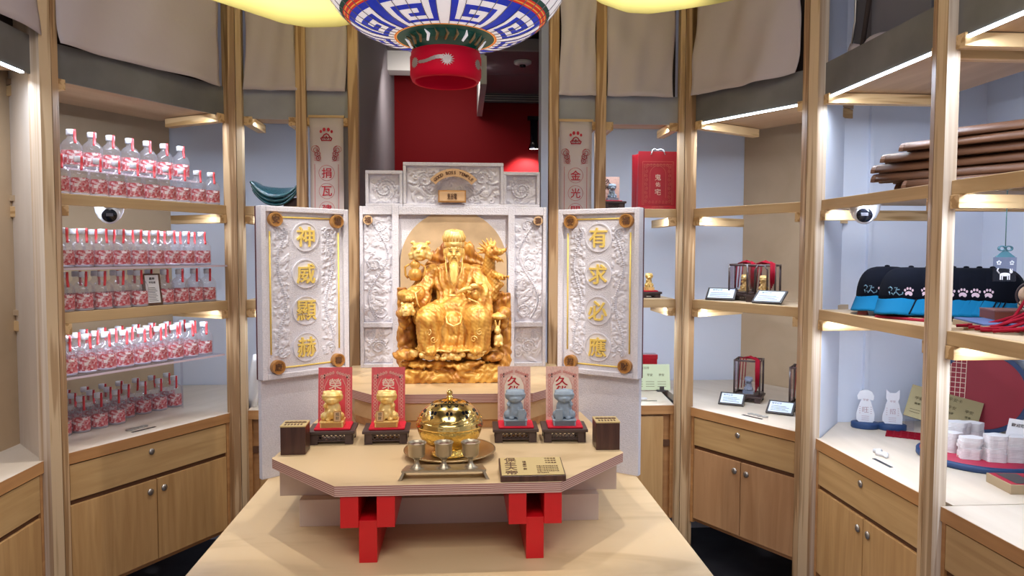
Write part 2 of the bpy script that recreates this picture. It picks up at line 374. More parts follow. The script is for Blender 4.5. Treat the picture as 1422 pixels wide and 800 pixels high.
spot('wall_spot_light', (.47, 4.84, 2.12), (.44, 5.0, 1.86), 30, 90, (1, .8, .7), .6, .02)
area('passage_light', (-.1, 4.2, 2.45), (-.1, 4.95, 1.6), .5, .2, 5, (1, .9, .85))

# side walls and partitions of the shelving
WALLX = 2.0
struct('wall_right', G().box(WALLX, WALLX+.1, -1, 2.65, 0, 3.0).box(1.43, WALLX+.1, 2.65, 2.67, 0, 3.0), WHITE)
struct('wall_partition_right', G().prism([(1.24, 2.43), (1.25, 2.423), (1.437, 2.645), (1.43, 2.66)], 0, 3.0), WHITE)
struct('wall_partition_left', G().prism([(-1.30, 2.30), (-1.49, 2.51), (-1.50, 2.53), (-1.29, 2.31)], 0, 3.0), BIRCH_W)
struct('wall_left', G().box(-1.51, -1.49, .2, 2.52, 0, 3.0), BIRCH)
struct('wall_panel_left', G().prism([(-1.395, 3.571), (-1.995, 2.531), (-2.01, 2.54), (-1.41, 3.58)], 0, 3.0), BIRCH)
struct('wall_panel_right', G().prism([(1.422, 3.576), (1.94, 2.68), (1.955, 2.69), (1.437, 3.585)], 0, 3.0), BIRCH)
struct('trim_3', G().box(1.535, 1.55, 2.635, 2.65, .80, 2.6), WHITE)     # conduit on the white wall

# ================================================================= bays
class Bay:
    def __init__(s, p, q):
        s.p = Vector((*p, 0)); s.q = Vector((*q, 0)); d = s.q-s.p; s.L = d.length; s.a = math.atan2(d.y, d.x)
    def at(s, u, d=0, z=0):
        c, n = math.cos(s.a), math.sin(s.a); return (s.p.x+u*c-d*n, s.p.y+u*n+d*c, z)
BL = Bay((-1.27, 2.368), (-.935, 2.942)); BB = Bay((-.875, 2.984), (.9, 2.984)); BR = Bay((.96, 2.945), (1.216, 2.502))
BS = Bay((1.237, 2.417), (1.237, 1.813)); BT = Bay((1.227, 1.74), (1.227, 1.10)); BN = Bay((-1.295, 1.70), (-1.295, 2.296))
ZA, ZB, ZC, ZT = 1.602, 1.223, .77, 1.95

def post(name, b1, b2, label, mats=(PINE_V, PINE_V2), lam=(0, 0)):
    p, q = b1.q, b2.p; n1 = Vector((-math.sin(b1.a), math.cos(b1.a), 0)); n2 = Vector((-math.sin(b2.a), math.cos(b2.a), 0))
    m = (p+q)/2; out = (n1+n2).normalized(); f = m-out*.030; bk = m+out*.014
    t = thing(name, label, 'post', (m.x, m.y, 0)); tg = (q-p).normalized()*.0012
    for k, poly, side in ((0, [p-n1*.022, f-tg, bk-tg, p+n1*.012], 3), (1, [f+tg, q-n2*.022, q+n2*.012, bk+tg], 1)):
        g = G(); P = [(v.x-m.x, v.y-m.y) for v in poly]; vs = [(x, y, z) for z in (0, 2.98) for x, y in P]
        g.add(vs, [(3, 2, 1, 0), (4, 5, 6, 7)]); 
        for i in range(4): g.add(vs, [(i, (i+1) % 4, (i+1) % 4+4, i+4)], 1 if (i == side and lam[k]) else 0)
        build('board', g, [mats[k], LAM], t)
    return t
post('wooden_post', BN, BL, 'thick pine post between the bottle shelves and the leftmost bay', (PINE_V2, PINE_V), (1, 0))
post('wooden_post', BL, BB, 'thick pine post to the right of the bottle shelves', (PINE_V, PINE_V2))
post('wooden_post', BB, BR, 'thick pine post right of the red gift bag', (PINE_V2, PINE_V))
post('wooden_post', BR, BS, 'thick pine post between the lantern cases and the caps', (PINE_V, PINE_V2), (0, 1))
post('wooden_post', BS, BT, 'rightmost thick pine post, in front of the stacked brown wooden tiles', (PINE_V, PINE_V2), (0, 1))
for x0, x1, lb in ((-.664, -.624, 'slim pine post left of the left hanging banner'), (-.458, -.418, 'slim pine post right of the left hanging banner'),
                   (.356, .396, 'slim pine post left of the right hanging banner'), (.55, .592, 'slim pine post right of the right hanging banner')):
    t = thing('slim_post', lb, 'post', ((x0+x1)/2, 2.96, 0)); h = (x1-x0)/2
    build('board', G().box(-h, h, 0, .04, 0, 2.98), PINE_V, t, bevel=.002)

def shelf(bay, z, label, u0=0, u1=None, depth=.30, led=True, batt=(1, 1), bd=.28, group=None):
    u1 = bay.L if u1 is None else u1
    x, y, _ = bay.at(u0); L = u1-u0
    t = thing('wall_shelf', label, 'shelf', (x, y, z), bay.a)
    build('shelf_board', G().box(0, L, .018, depth, -.018, 0), BIRCH, t)
    build('front_rail', G().box(0, L, 0, .018, -.036, 0), PINE_X, t, bevel=.0015)
    if batt[0]: build('batten', G().box(.001, .034, -.004, bd, -.071, -.0365), PINE_Y, t, bevel=.0015)
    if batt[1]: build('batten', G().box(L-.034, L-.001, -.004, bd, -.071, -.0365), PINE_Y, t, bevel=.0015)
    if led:
        build('led_strip', G().box(.03, L-.03, .0205, .0285, -.0215, -.0185), LED, t)
        a, b, c = bay.at((u0+u1)/2, .03, z-.03); a2 = bay.at((u0+u1)/2, .16, z-.5)
        area('shelf_strip_light', (a, b, c), a2, L*.85, .012, LEDP*L*(.6 if bay is BL else 1), COOL)
    return t
LEDP = 4.6
shelf(BL, ZA, 'pine shelf carrying the uppermost two rows of bottles'); shelf(BL, ZB, 'pine shelf carrying the bottles and the small framed notice')
shelf(BB, ZA, 'upper pine shelf under the green roof tiles', 0, .23); shelf(BB, ZA, 'upper pine shelf under the red gift bag', 1.435, BB.L)
shelf(BB, ZB, 'lower pine shelf end left of the altar, behind the left stone wing', 0, .23); shelf(BB, ZB, 'pine shelf under the small gold figurine right of the altar', 1.435, BB.L)
shelf(BR, ZA, 'empty upper pine shelf above the lantern cases'); shelf(BR, ZB, 'pine shelf carrying the two cases with gold figurines')
shelf(BS, ZA, 'pine shelf under the left part of the stacked brown wooden tiles', depth=.40, bd=.40); shelf(BS, ZB, 'pine shelf carrying the black and blue caps', depth=.40, bd=.40)
shelf(BT, ZA, 'rightmost upper pine shelf with a hook for the hanging charm', depth=.40, bd=.40); shelf(BT, ZB, 'rightmost lower pine shelf carrying red cords and the cat figurine box', depth=.40, bd=.40)

# canopy: galvanised band, soffit and battens at the top of each bay
def canopy(bay, label, depth, u0=0, u1=None, led=False, batt=(1, 1), bl=.3, soff=True, col=None):
    u1 = bay.L if u1 is None else u1; L = u1-u0; x, y, _ = bay.at(u0)
    t = thing('shelf_canopy', label, 'canopy', (x, y, ZT), bay.a)
    build('metal_band', G().box(0, L, .004, .012, .003, .118), METAL if bay is BB else METAL_D, t)
    if soff: build('soffit_board', G().box(0, L, .012, depth, .012, .030), SOFFIT, t)
    for k, s in ((0, 1), (1, -1)):
        if batt[k]:
            a = .001 if k == 0 else L-.035
            build('batten', G().box(a, a+.034, -.002, bl, -.024, .010), PINE_Y, t, bevel=.0015)
    if led: build('led_strip', G().box(.036, L-.036, .002, .012, -.004, .002), LED, t)
    else: build('led_strip', G().box(.03, L-.03, .0135, .020, .0085, .0115), LED, t)
    a, b, c = bay.at((u0+u1)/2, .03, ZT-.01); a2 = bay.at((u0+u1)/2, .18, ZT-.5)
    area('canopy_strip_light', (a, b, c), a2, L*.85, .012, LEDP*1.3*L, COOL)
canopy(BL, 'grey metal canopy above the bottle shelves', .375); canopy(BR, 'grey metal canopy with a light strip above the empty shelf', .39, led=True, bl=.37)
canopy(BS, 'dark metal canopy with a light strip above the brown wooden tiles', .43, led=True, bl=.42); canopy(BT, 'rightmost metal canopy with a light strip', .43, led=True, bl=.42)
canopy(BN, 'metal canopy with a light strip over the leftmost bay', .20, led=True, batt=(0, 0))
canopy(BB, 'wide metal canopy left of the left banner, above the green tiles', .17, 0, .213, bl=.2)
canopy(BB, 'narrow metal canopy behind the left banner', .17, .249, .42, bl=.2, batt=(1, 1)); canopy(BB, 'narrow metal canopy behind the right banner', .17, 1.27, 1.427, bl=.2)
canopy(BB, 'wide metal canopy above the red gift bag', .17, 1.466, BB.L, bl=.2, batt=(1, 1))

# canvas covers above the canopies
def canvas(bay, u0, u1, z0, z1, label, d=-.0, drop=0, seed=1, bottom=None, amp=.008):
    x, y, _ = bay.at(u0); t = thing('canvas_cover', label, 'cloth', (x, y, z0), bay.a); L = u1-u0
    r = np.random.RandomState(seed); ph = r.rand(8)*6; g = G(); P = []
    nx, nz = 40, 40
    for j in range(nz+1):
        row = []
        for i in range(nx+1):
            a = i/nx; b = j/nz; zb = bottom(a) if bottom else 0
            z = zb+(z1-z0-zb)*b
            yy = -.004+amp*(math.sin(9*a+5*b+ph[0]+2*math.sin(4*b+ph[3]))+.6*math.sin(17*a-11*b+ph[1])+.4*math.sin(30*b+7*a+ph[2])*math.exp(-3*b))-amp*1.3-.012*math.exp(-b*16)
            row.append((a*L+.006*math.sin(11*b+ph[5])*(1 if a > .5 else -1)*abs(a-.5)*2, yy+d, z))
        P.append(row)
    g.grid(P); build('canvas', g, CLOTH, t, solid=.002); return t
def backer(bay, u0, u1, label, mat=DARKBR, d=.05):
    x, y, _ = bay.at(u0); t = thing('back_board', label, 'board', (x, y, 2.068), bay.a)
    build('board', G().box(0, u1-u0, d, d+.012, -.04, .9), mat, t)
backer(BL, 0, BL.L, 'dark brown board behind the canvas over the bottles'); backer(BR, 0, BR.L, 'dark brown board behind the wrinkled canvas right of the altar')
backer(BB, 0, .42, 'dark brown board behind the two canvases left of the altar'); backer(BB, 1.24, BB.L, 'dark brown board behind the two canvases right of the altar')
backer(BS, 0, BS.L, 'grey board exposed above the caps', DARKGREY, .10); backer(BT, 0, BT.L, 'grey board above the rightmost bay', DARKGREY, .03); backer(BN, 0, BN.L, 'dark board above the leftmost bay')
canvas(BL, 0, BL.L-.035, 2.060, 2.9, 'large beige canvas over the bottle shelves', seed=1, amp=.010)
canvas(BB, .012, .213, 2.062, 2.9, 'beige canvas left of the left banner post', seed=2, amp=.004); canvas(BB, .250, .41, 2.062, 2.9, 'narrow beige canvas above the left banner', seed=3, amp=.003)
canvas(BB, 1.275, 1.427, 2.062, 2.9, 'narrow beige canvas above the right banner', seed=4, amp=.004); canvas(BB, 1.467, BB.L-.025, 2.062, 2.9, 'beige canvas above the red gift bag', seed=5, amp=.006)
canvas(BR, .022, BR.L-.03, 2.056, 2.9, 'wrinkled beige canvas with a curled corner over the empty shelf', seed=8, amp=.013, bottom=lambda a: .004*math.sin(7*a))
canvas(BN, .05, BN.L-.005, 2.045, 2.9, 'beige canvas at the top left corner', seed=9, amp=.008, bottom=lambda a: .07*math.sin(a*2.4)*.5)
t = thing('folded_canvas', 'fallen fold of beige canvas lying on the dark metal band', 'cloth', BS.at(.05, .03, 2.068), BS.a)
g = G(); g.grid([[(.36*i/20, .02+.03*j/6+.01*math.sin(i*.7), (.042*math.sin(PI*j/6)+.012*math.sin(i*.5+j))*(1-i/26)+.004) for i in range(21)] for j in range(7)]); build('canvas', g, CLOTH, t, solid=.003)
for k, (u, lb) in enumerate(((.05, 'thin loose grey cable hanging left on the exposed grey board'), (.12, 'thicker black cable hanging on the exposed grey board'))):
    t = thing('loose_cable', lb, 'cable', BS.at(u, .06, 2.07), BS.a)
    build('cable', G().tube([(0, 0, 0), (.01, .01, .12), (.03*(1+k), 0, .25), (.02, .01, .45), (.05, 0, .8)], .004+.004*k, 6), DARKBR if k else STEEL, t)
t = thing('grey_panel_door', 'raised grey rectangular panel on the board above the caps', 'panel', BS.at(.13, .085, 2.10), BS.a)
build('panel', G().box(0, .30, 0, .013, 0, .75), plain('slate_panel', (.16, .16, .185), .6), t, bevel=.003)

# ================================================================= cabinets and counters
def cabinet(bay, label, tlabel, back, doors=2, u0=0, u1=None, knob=True, dmats=(OAK_V, OAK_V)):
    """back: polygon points (world) that close the counter behind the front line"""
    u1 = bay.L if u1 is None else u1; L = u1-u0; x, y, _ = bay.at(u0)
    t = thing('cabinet', label, 'cabinet', (x, y, 0), bay.a)
    z0, zd, zg = .30, .595, .605
    build('body', G().box(0, L, .022, .18, z0-.02, .735).box(0, .014, .004, .18, z0-.02, .735).box(L-.014, L, .004, .18, z0-.02, .735), OAK_EDGE, t)
    build('dark_gap', G().box(.014, L-.014, .012, .024, zd-.004, zg+.012), DKBROWN, t)
    if doors == 2:
        dr = build('drawer', G().box(.017, L-.017, .003, .021, .612, .728), OAK_H, t, bevel=.001)
        if knob: kn = build('lock', G().lathe([(0, 0), (.011, 0), (.011, .004), (.004, .006), (0, .006)], 16, T=TR(L*.47, .003, .70) @ Matrix.Rotation(PI/2, 4, 'X')), STEEL, dr)
        for k in (0, 1):
            a = .017 if k == 0 else L/2+.002; b = L/2-.002 if k == 0 else L-.017
            d = build('door', G().box(a, b, .003, .021, z0, zd), dmats[k], t, bevel=.001)
            if knob: build('lock', G().lathe([(0, 0), (.012, 0), (.012, .004), (.004, .007), (0, .007)], 16, T=TR(L/2+(-.028 if k == 0 else .028), .003, .555) @ Matrix.Rotation(PI/2, 4, 'X')), STEEL, d)
    else:
        build('door', G().box(.017 if doors == 1 else .045, L-.045, .003, .021, z0-.02, .722), dmats[0], t, bevel=.001)
    c = thing('countertop', tlabel, 'countertop', (x, y, .77), bay.a)
    inv = Matrix.Rotation(-bay.a, 4, 'Z')
    pts = [(0, 0), (L, 0)]+[tuple((inv @ (Vector((px, py, 0))-Vector((x, y, 0)))).xy) for px, py in back]
    g = G(); g.prism(pts, -.03, 0, 0, side=0); g.box(.001, L-.001, -.001, .01, -.0375, -.0008, 1)
    build('top', g, [TOPW, OAK_EDGE], c)
    if bay in (BL, BR, BS, BB) and knob:
        sl = build('slot', G().box(L*.42, L*.42+.095, .055, .066, -.0005, .0012), BLACK, c)
    return t
cabinet(BL, 'oak cabinet with drawer and two doors below the bottles', 'white-lit countertop under the lowest bottles', [(-.955, 3.57), (-1.385, 3.57), (-1.94, 2.60), (-1.5, 2.55), (-1.285, 2.335)])
cabinet(BR, 'reddish oak cabinet right of the altar, below the grey figurine cases', 'countertop carrying the two cases with grey figurines', [(1.44, 2.67), (1.93, 2.69), (1.422, 3.57), (.97, 3.57)], dmats=(OAK_VR, OAK_VR))
cabinet(BS, 'oak cabinet below the dog and cat stands', 'countertop carrying the white dog and cat cut-outs', [(1.262, 1.813), (1.262, 1.745), (WALLX-.003, 1.745), (WALLX-.003, 2.645), (1.440, 2.645), (1.255, 2.420)])
cabinet(BT, 'rightmost oak cabinet below the paper stacks', 'rightmost countertop carrying the tray of paper stacks', [(WALLX-.004, 1.10), (WALLX-.004, 1.738)], knob=False)
cabinet(BN, 'leftmost oak cabinet at the edge of the picture', 'leftmost empty countertop at the picture edge', [(-1.30, 2.30), (-1.49, 2.51), (-1.49, 1.70)], knob=False)
cabinet(BB, 'plain cabinet door left of the altar behind the stone wing', 'countertop strip left of the altar', [(-.46, 3.57), (-.94, 3.57)], doors=0, u1=.40, knob=False)
cabinet(BB, 'plain cabinet door right of the altar behind the stone wing', 'countertop strip right of the altar under the pale green sign', [(.95, 3.57), (.40, 3.57)], doors=0, u0=1.28, knob=False, dmats=(OAK_V, OAK_V))

# ================================================================= platform and altar table
t = thing('platform', 'wide birch plywood platform carrying the whole altar', 'platform', (-.03, 1.9, 0))
build('top_board', G().box(-.636, .636, -1.0, .70, .61, .64), TABLE, t, bevel=.002)
build('base', G().box(-.616, .616, -.98, .68, 0, .61), PALEBOX, t)
t = thing('altar_table', 'eight-cornered birch plywood offering table in front of the altar', 'table', (-.034, 1.78, .64))
z0, z1 = .173, .20
top = [(-.282, 0), (.282, 0), (.497, .25), (.500, .26), (.497, .27), (.44, 1.12), (-.44, 1.12), (-.497, .27), (-.500, .26), (-.497, .25)]
build('table_top', G().prism(top, z0, z1, 0, side=1), [TABLE, TABLE_E], t)
build('upper_box', G().box(-.49, .49, .30, 1.0, .077, z0), PALEBOX, t, bevel=.001)
build('lower_box', G().box(-.427, .430, .262, .9, 0, .077), PALEBOX, t, bevel=.001)
for sx, bx in ((-1, -.202), (1, .218)):
    build('bracket', G().box(bx-.0225, bx+.0225, .010, .26, 0, .108), RED, t, bevel=.001)
    for ex in (-.0675, .0225):
        g = G().box(bx+ex, bx+ex+.045, .004, .28, .108-.016, z0, 0)
        build('bracket', g, RED, t, bevel=.001)
# the red brackets show bare wood on their sides
t2 = thing('altar_step', 'low birch plywood step under the golden statue', 'step', (-.03, 2.345, .84))
st = [(-.262, 0), (.262, 0), (.345, .10), (.40, .30), (.42, .66), (-.42, .66), (-.40, .30), (-.345, .10)]
build('step_top', G().prism(st, .085, .115, 0, side=1), [TABLE, TABLE_E], t2)
build('step_front', G().prism([(x*.97, y+.006) for x, y in st], .028, .085), wood('step_face', (.50, .31, .14), (.62, .42, .22), 0, 12, .15), t2)
build('step_plinth', G().prism([(x*.96, y+.012) for x, y in st], 0, .028), OAK_EDGE, t2)

# ================================================================= carved stone
def relief(w, h, step, vines, blobs, seed, amp=.012, petal=5, bscale=(.012, .022)):
    """real height field: round carved leaves and petals under raised vines; xz-plane, origin centre"""
    r = np.random.RandomState(seed); nx = int(w/step)+1; nz = int(h/step)+1
    X, Z = np.meshgrid(np.linspace(-w/2, w/2, nx), np.linspace(-h/2, h/2, nz)); H = np.zeros_like(X)
    for k in range(blobs):
        cx, cz = (r.rand()-.5)*w*.94, (r.rand()-.5)*h*.97; R = bscale[0]+r.rand()*(bscale[1]-bscale[0])
        dx, dz = X-cx, Z-cz; d = np.sqrt(dx*dx+dz*dz)/R; th = np.arctan2(dz, dx)
        kind = k % 3; a0 = r.rand()*6
        if kind == 0: hh = np.sqrt(np.clip(1-(d/(1-.22*np.abs(np.sin(th*petal/2+a0))))**2, 0, 1))*(.75+.25*np.cos(th*petal+2*a0))*amp
        elif kind == 1: hh = np.clip(1-d**2, 0, 1)**.5*(.62+.38*np.cos(8*d-th+a0))*amp*.9
        else:
            u = dx*math.cos(a0)+dz*math.sin(a0); vv = -dx*math.sin(a0)+dz*math.cos(a0)
            q = (u/R/1.3)**2+(vv/R/.45)**2; hh = np.clip(1-q, 0, 1)**.5*(1-.5*np.exp(-(vv/R/.06)**2))*amp*.95
        m = hh*(1-.25*r.rand()); H = np.maximum(H, m)
    for (pts, rad) in vines:
        for (ax, az), (bx, bz) in zip(pts[:-1], pts[1:]):
            L2 = (bx-ax)**2+(bz-az)**2+1e-12; tt = np.clip(((X-ax)*(bx-ax)+(Z-az)*(bz-az))/L2, 0, 1)
            d = np.hypot(X-ax-tt*(bx-ax), Z-az-tt*(bz-az)); q = d/rad
            inside = q < 1.5; H = np.where(inside, np.where(q < 1, amp*1.15*np.sqrt(np.clip(1-q*q, 0, 1)), np.minimum(H, amp*.1)), H)
    edge = np.minimum(np.minimum(X+w/2, w/2-X), np.minimum(Z+h/2, h/2-Z)); H *= np.clip(edge/.004, 0, 1)
    vs = [(x, -y, z) for x, y, z in zip(X.ravel(), H.ravel(), Z.ravel())]
    fs = [(j*nx+i, j*nx+i+1, (j+1)*nx+i+1, (j+1)*nx+i) for j in range(nz-1) for i in range(nx-1)]
    return vs, fs
def curve(f, n=40): return [f(k/(n-1)) for k in range(n)]
def spiral(cx, cz, r0, turns, a0, n=26, sgn=1): return [(cx+r0*(1-k/n*.85)*math.cos(a0+sgn*turns*2*PI*k/n), cz+r0*(1-k/n*.85)*math.sin(a0+sgn*turns*2*PI*k/n)) for k in range(n+1)]

AX, AY, AZ = -.034, 2.90, .955
al = thing('altar_screen', 'tall white carved stone altar back with a round sandstone niche', 'altar', (AX, AY, AZ))
XO, XI, XN = .372, .244, .218      # outer edge, column inner edge, niche
g = G()
g.box(-XO, XO, .012, .06, 0, .645)
for s in (-1, 1):
    a, b = sorted((s*XO, s*(XO-.013))); g.box(a, b, -.006, .012, 0, .645)
    a, b = sorted((s*XI, s*XN)); g.box(a, b, -.010, .012, 0, .645)
    a, b = sorted((s*(XO-.013), s*XI)); g.box(a, b, -.006, .012, .612, .645).box(a, b, -.006, .012, 0, .016).box(a, b, -.006, .012, .162, .182)
g.box(-XN, XN, -.010, .012, .612, .645)
build('main_frame', g, STONE, al, bevel=.002)
g = G()
g.box(-.350, .345, .016, .056, .645, .775).box(-.2, .2, .010, .058, .645, .80)
for a, b, zt in ((-.348, -.202, .786), (.199, .345, .786), (-.200, .199, .82)):
    g.box(a, b, -.004, .05, zt-.014, zt).box(a, b, -.004, .05, .645, .656); g.box(a, a+.012, -.004, .05, .656, zt-.014).box(b-.012, b, -.004, .05, .656, zt-.014)
build('crown_frame', g, STONE, al, bevel=.002)
g = G()   # arched disc
arch = [(.213*math.cos(a), .418+.213*math.sin(a)) for a in np.linspace(0, PI, 40)]+[(-.213, .05), (.213, .05)]
M = Matrix(((1, 0, 0, 0), (0, 0, -.011, .012), (0, 1, 0, 0), (0, 0, 0, 1)))
g.prism(arch, 0, 1, T=M); build('niche_disc', g, TAN, al)
cw = XO-.013-XI
def scroll_vine(w, h, s):
    P = curve(lambda t: (s*w*.33*math.sin(2.15*PI*t+.25), -h*.46+h*.9*t), 60)
    return [(P, .0042), (spiral(s*-w*.05, h*.40, w*.22, 1.3, 0, sgn=s), .0032), (spiral(-s*w*.12, -h*.40, w*.25, 1.2, PI, sgn=-s), .0034),
            (spiral(s*w*.1, .02, w*.30, 1.1, 2), .0028)]
for s in (-1, 1):
    hh = .43; cx = s*(XI+cw/2)
    rv, rf = relief(cw-.002, hh, .0022, scroll_vine(cw, hh, s), 130, 11+s, .0068, bscale=(.009, .019))
    g = G().mesh((rv, rf), 0, Matrix.Translation((cx, .0105, .182+hh/2)), True); build('carved_panel', g, STONE_F, al, recalc=False)
    rv, rf = relief(cw-.002, .146, .0022, [(spiral(0, -.01, .03, 1.4, 0), .0035), (spiral(.03*s, .04, .02, 1.2, 1), .003)], 42, 17+s, .007)
    g = G().mesh((rv, rf), 0, Matrix.Translation((cx, .0105, .089)), True); build('carved_panel', g, STONE_F, al, recalc=False)
    rv, rf = relief(.121, .115, .0022, [(spiral(0, 0, .045, 1.6, s), .004)], 38, 23+s, .007)
    g = G().mesh((rv, rf), 0, Matrix.Translation((-.275 if s < 0 else .272, .015, .7145)), True); build('carved_panel', g, STONE_F, al, recalc=False)
    coin = G(); disc_xz(coin, s*(XO-.034), .590, .0185, -.016, .0, 0); coin.mesh(text('福' if s < 0 else '壽', .026, .0012, .02), 1, TR(s*(XO-.034), -.0168, .590))
    build('coin_seal', coin, [COINPL, DKBROWN], al)
vn = [(curve(lambda t: (s*(.055+.12*t), .03+.02*math.sin(5*t)-.06*t*(1-t)), 20), .006) for s in (-1, 1)]
vn += [(spiral(s*.115, .025, .030, 1.3, 0, sgn=s), .005) for s in (-1, 1)]+[(curve(lambda t: (s*(.05+.07*t), -.005-.03*math.sin(3*t)), 20), .0055) for s in (-1, 1)]
rv, rf = relief(.372, .149, .0022, vn, 120, 31, .007)
build('carved_panel', G().mesh((rv, rf), 0, Matrix.Translation((-.0005, .009, .7315)), True), STONE_F, al, recalc=False)
# curved name plate with letters, small plate
pl = thing('arched_name_plate', 'curved tan name plate with raised capital letters on the altar crown', 'plaque', (AX, AY-.006, AZ+.7))
g = G(); a0, a1, R0, R1 = math.radians(41), math.radians(139), .094, .124; zc = -.030
g1 = []; n = 24
A = [a1+(a0-a1)*k/n for k in range(n+1)]
poly = [(R1*math.cos(a), R1*math.sin(a)) for a in A]+[(R0*math.cos(a), R0*math.sin(a)) for a in A[::-1]]
M = Matrix(((1, 0, 0, 0), (0, 0, -.012, 0), (0, 1, 0, zc), (0, 0, 0, 1)))
g.prism(poly, 0, 1, T=M); build('plate', g, COINPL, pl, bevel=.001)
msg = 'GOOD BOSS TEMPLE'; g = G()
for k, ch in enumerate(msg):
    a = math.radians(132-84*k/(len(msg)-1)); rr = (R0+R1)/2
    if ch != ' ': g.mesh(text(ch, .0125, .001, .02), 0, Matrix.Translation((rr*math.cos(a), -.0125, zc+rr*math.sin(a))) @ Matrix.Rotation(-(a-PI/2), 4, 'Y'))
build('lettering', g, DKBROWN, pl)
pl = thing('small_name_plate', 'small rectangular tan plate with three dark characters under the arched name plate', 'plaque', (AX-.006, AY-.006, AZ+.685))
build('plate', G().box(-.055, .055, -.012, 0, -.024, .024).box(-.050, .050, -.0135, -.01, -.019, .019, 1), [BRONZE, COINPL], pl, bevel=.001)
build('lettering', G().mesh(text('鬼谷電', .024, .001, .015, width=.038), 0, TR(0, -.0145, 0)), DKBROWN, pl)

def wing(name, far, near, label, chars, coins, side):
    # local x runs left to right as seen; origin at left-bottom
    lp, rp = (near, far) if side < 0 else (far, near)
    d = Vector((rp[0]-lp[0], rp[1]-lp[1])); L = d.length; a = math.atan2(d.y, d.x)
    t = thing(name, label, 'stone panel', (lp[0], lp[1], .64), a)
    build('lower_slab', G().box(.004, L-.004, .012, .034, 0, .345), STONE, t, bevel=.001)
    zb, zt = .343, .933; b = .019
    g = G().box(0, L, 0, .026, zb, zt).box(0, b, -.012, 0, zb, zt).box(L-b, L, -.012, 0, zb, zt).box(b, L-b, -.012, 0, zb, zb+b).box(b, L-b, -.012, 0, zt-b, zt)
    build('upper_slab', g, STONE, t, bevel=.0025)
    build('back_edge', G().box(0, L, .026, .034, zb, zt), plain('maroon_back', (.10, .02, .03), .6), t)
    cx = L/2; H = zt-zb
    g = G(); iy = .036
    for x in (iy, L-iy): g.tube([(x, -.001, zb+.085), (x, -.001, zt-.085)], .003, 6)
    for z in (zb+iy, zt-iy): g.tube([(iy+.035, -.001, z), (L-iy-.035, -.001, z)], .003, 6)
    build('gold_line', g, GOLDCH, t)
    for s in (-1, 1):
        w = .062; hh = H-.13
        vn = [(curve(lambda q: (s*w*.25*math.sin(3.2*PI*q+.6), -hh*.47+hh*.94*q), 60), .0040)]+[(spiral(0, s2*hh*.44, .022, 1.2, s2, sgn=s), .0035) for s2 in (-1, 1)]
        r_ = relief(w, hh, .0022, vn, 170, 41+s+3*side, .0062, bscale=(.006, .012))
        build('carved_border', G().mesh(r_, 0, Matrix.Translation((cx+s*(cx-.076), -.0002, zb+H/2)), True), STONE_F, t, recalc=False)
    for k, ch in enumerate(chars):
        z = zt-H*(.172+.219*k); g = G(); ring_xz(g, cx, z, .047, .0515, -.004, .001); disc_xz(g, cx, z, .047, -.0015, .001)
        m = build('medallion', g, STONE_F, t)
        build('character', G().mesh(text(ch, .070, .003, .010), 0, TR(cx, -.0045, z)), GOLDCH, m)
    for k, (x, z) in enumerate(((.052, zt-.045), (L-.048, zt-.045), (.055, zb+.042), (L-.048, zb+.042))):
        g = G(); disc_xz(g, x, z, .0195, -.016, 0, 0); ring_xz(g, x, z, .0195, .024, -.020, 0, 0)
        g.mesh(text(coins[k], .026, .0015, .02), 1, TR(x, -.017, z))
        build('coin_seal', g, [BRONZE, DKBROWN], t)
wing('stone_wing', (-.423, 2.685), (-.677, 2.465), 'white stone wing left of the altar with four gold characters 神威顯赫', '神威顯赫', '安福康壽', -1)
wing('stone_wing', (.353, 2.61), (.607, 2.426), 'white stone wing right of the altar with four gold characters 有求必應', '有求必應', '安福招財', 1)

# ================================================================= bottles
def make_bottle():
    t = thing('liquor_bottle', 'x', 'bottle')
    body = [(0, .001), (.026, .0), (.029, .004), (.0295, .060), (.0275, .070), (.021, .081), (.012, .088), (.0105, .092), (.0105, .101)]
    build('glass_body', G().lathe(body, 20), GLASS, t)
    build('glass_base', G().lathe([(0, .001), (.0255, .001), (.0265, .006), (.0, .008)], 20), plain('thick_glass', (.62, .60, .70), .08) if 'thick_glass' not in bpy.data.materials else bpy.data.materials['thick_glass'], t)
    build('cap', G().lathe([(.0118, .100), (.0128, .101), (.0128, .115), (.0118, .1165), (0, .1168)], 16), CAMW, t)
    g = G(); a = [math.radians(-90+x) for x in range(-62, 63, 12)]
    P = [[(.0300*math.cos(q), .0300*math.sin(q), z) for q in a] for z in (.008, .022, .036, .051)]; g.grid(P)
    lb = build('label', g, LABEL, t)
    g = G().box(-.009, .001, -.0312, -.0300, .024, .034).box(.004, .018, -.0306, -.0295, .042, .048)
    build('label_title', g, plain('label_white', (.80, .68, .66), .6) if 'label_white' not in bpy.data.materials else bpy.data.materials['label_white'], lb)
    P = [[(.0034*s_*1.0+.0085, y, z) for s_ in (-1, 1)] for y, z in ((-.006, .1174), (-.0105, .1168), (-.0122, .108), (-.0125, .095), (-.0165, .087), (-.0225, .080), (-.0262, .073))]
    build('seal_strip', G().grid(P), plain('red_seal', (.62, .035, .04), .5), t, solid=.0006)
    return t
B0 = make_bottle(); B0_used = [False]
for ch in B0.children_recursive:
    ch.data.transform(Matrix.Diagonal((1.14, 1.14, 1.10, 1)))
def bottle(x, y, z, label, group, rz):
    global B0
    if not B0_used[0]:
        B0_used[0] = True; B0.location = (x, y, z); B0.rotation_euler = (0, 0, rz); B0['label'] = label; B0['group'] = group; return B0
    return dup(B0, (x, y, z), rz, label, group)
ORD = ('first', 'second', 'third', 'fourth', 'fifth', 'sixth', 'seventh', 'eighth', 'ninth', 'tenth')
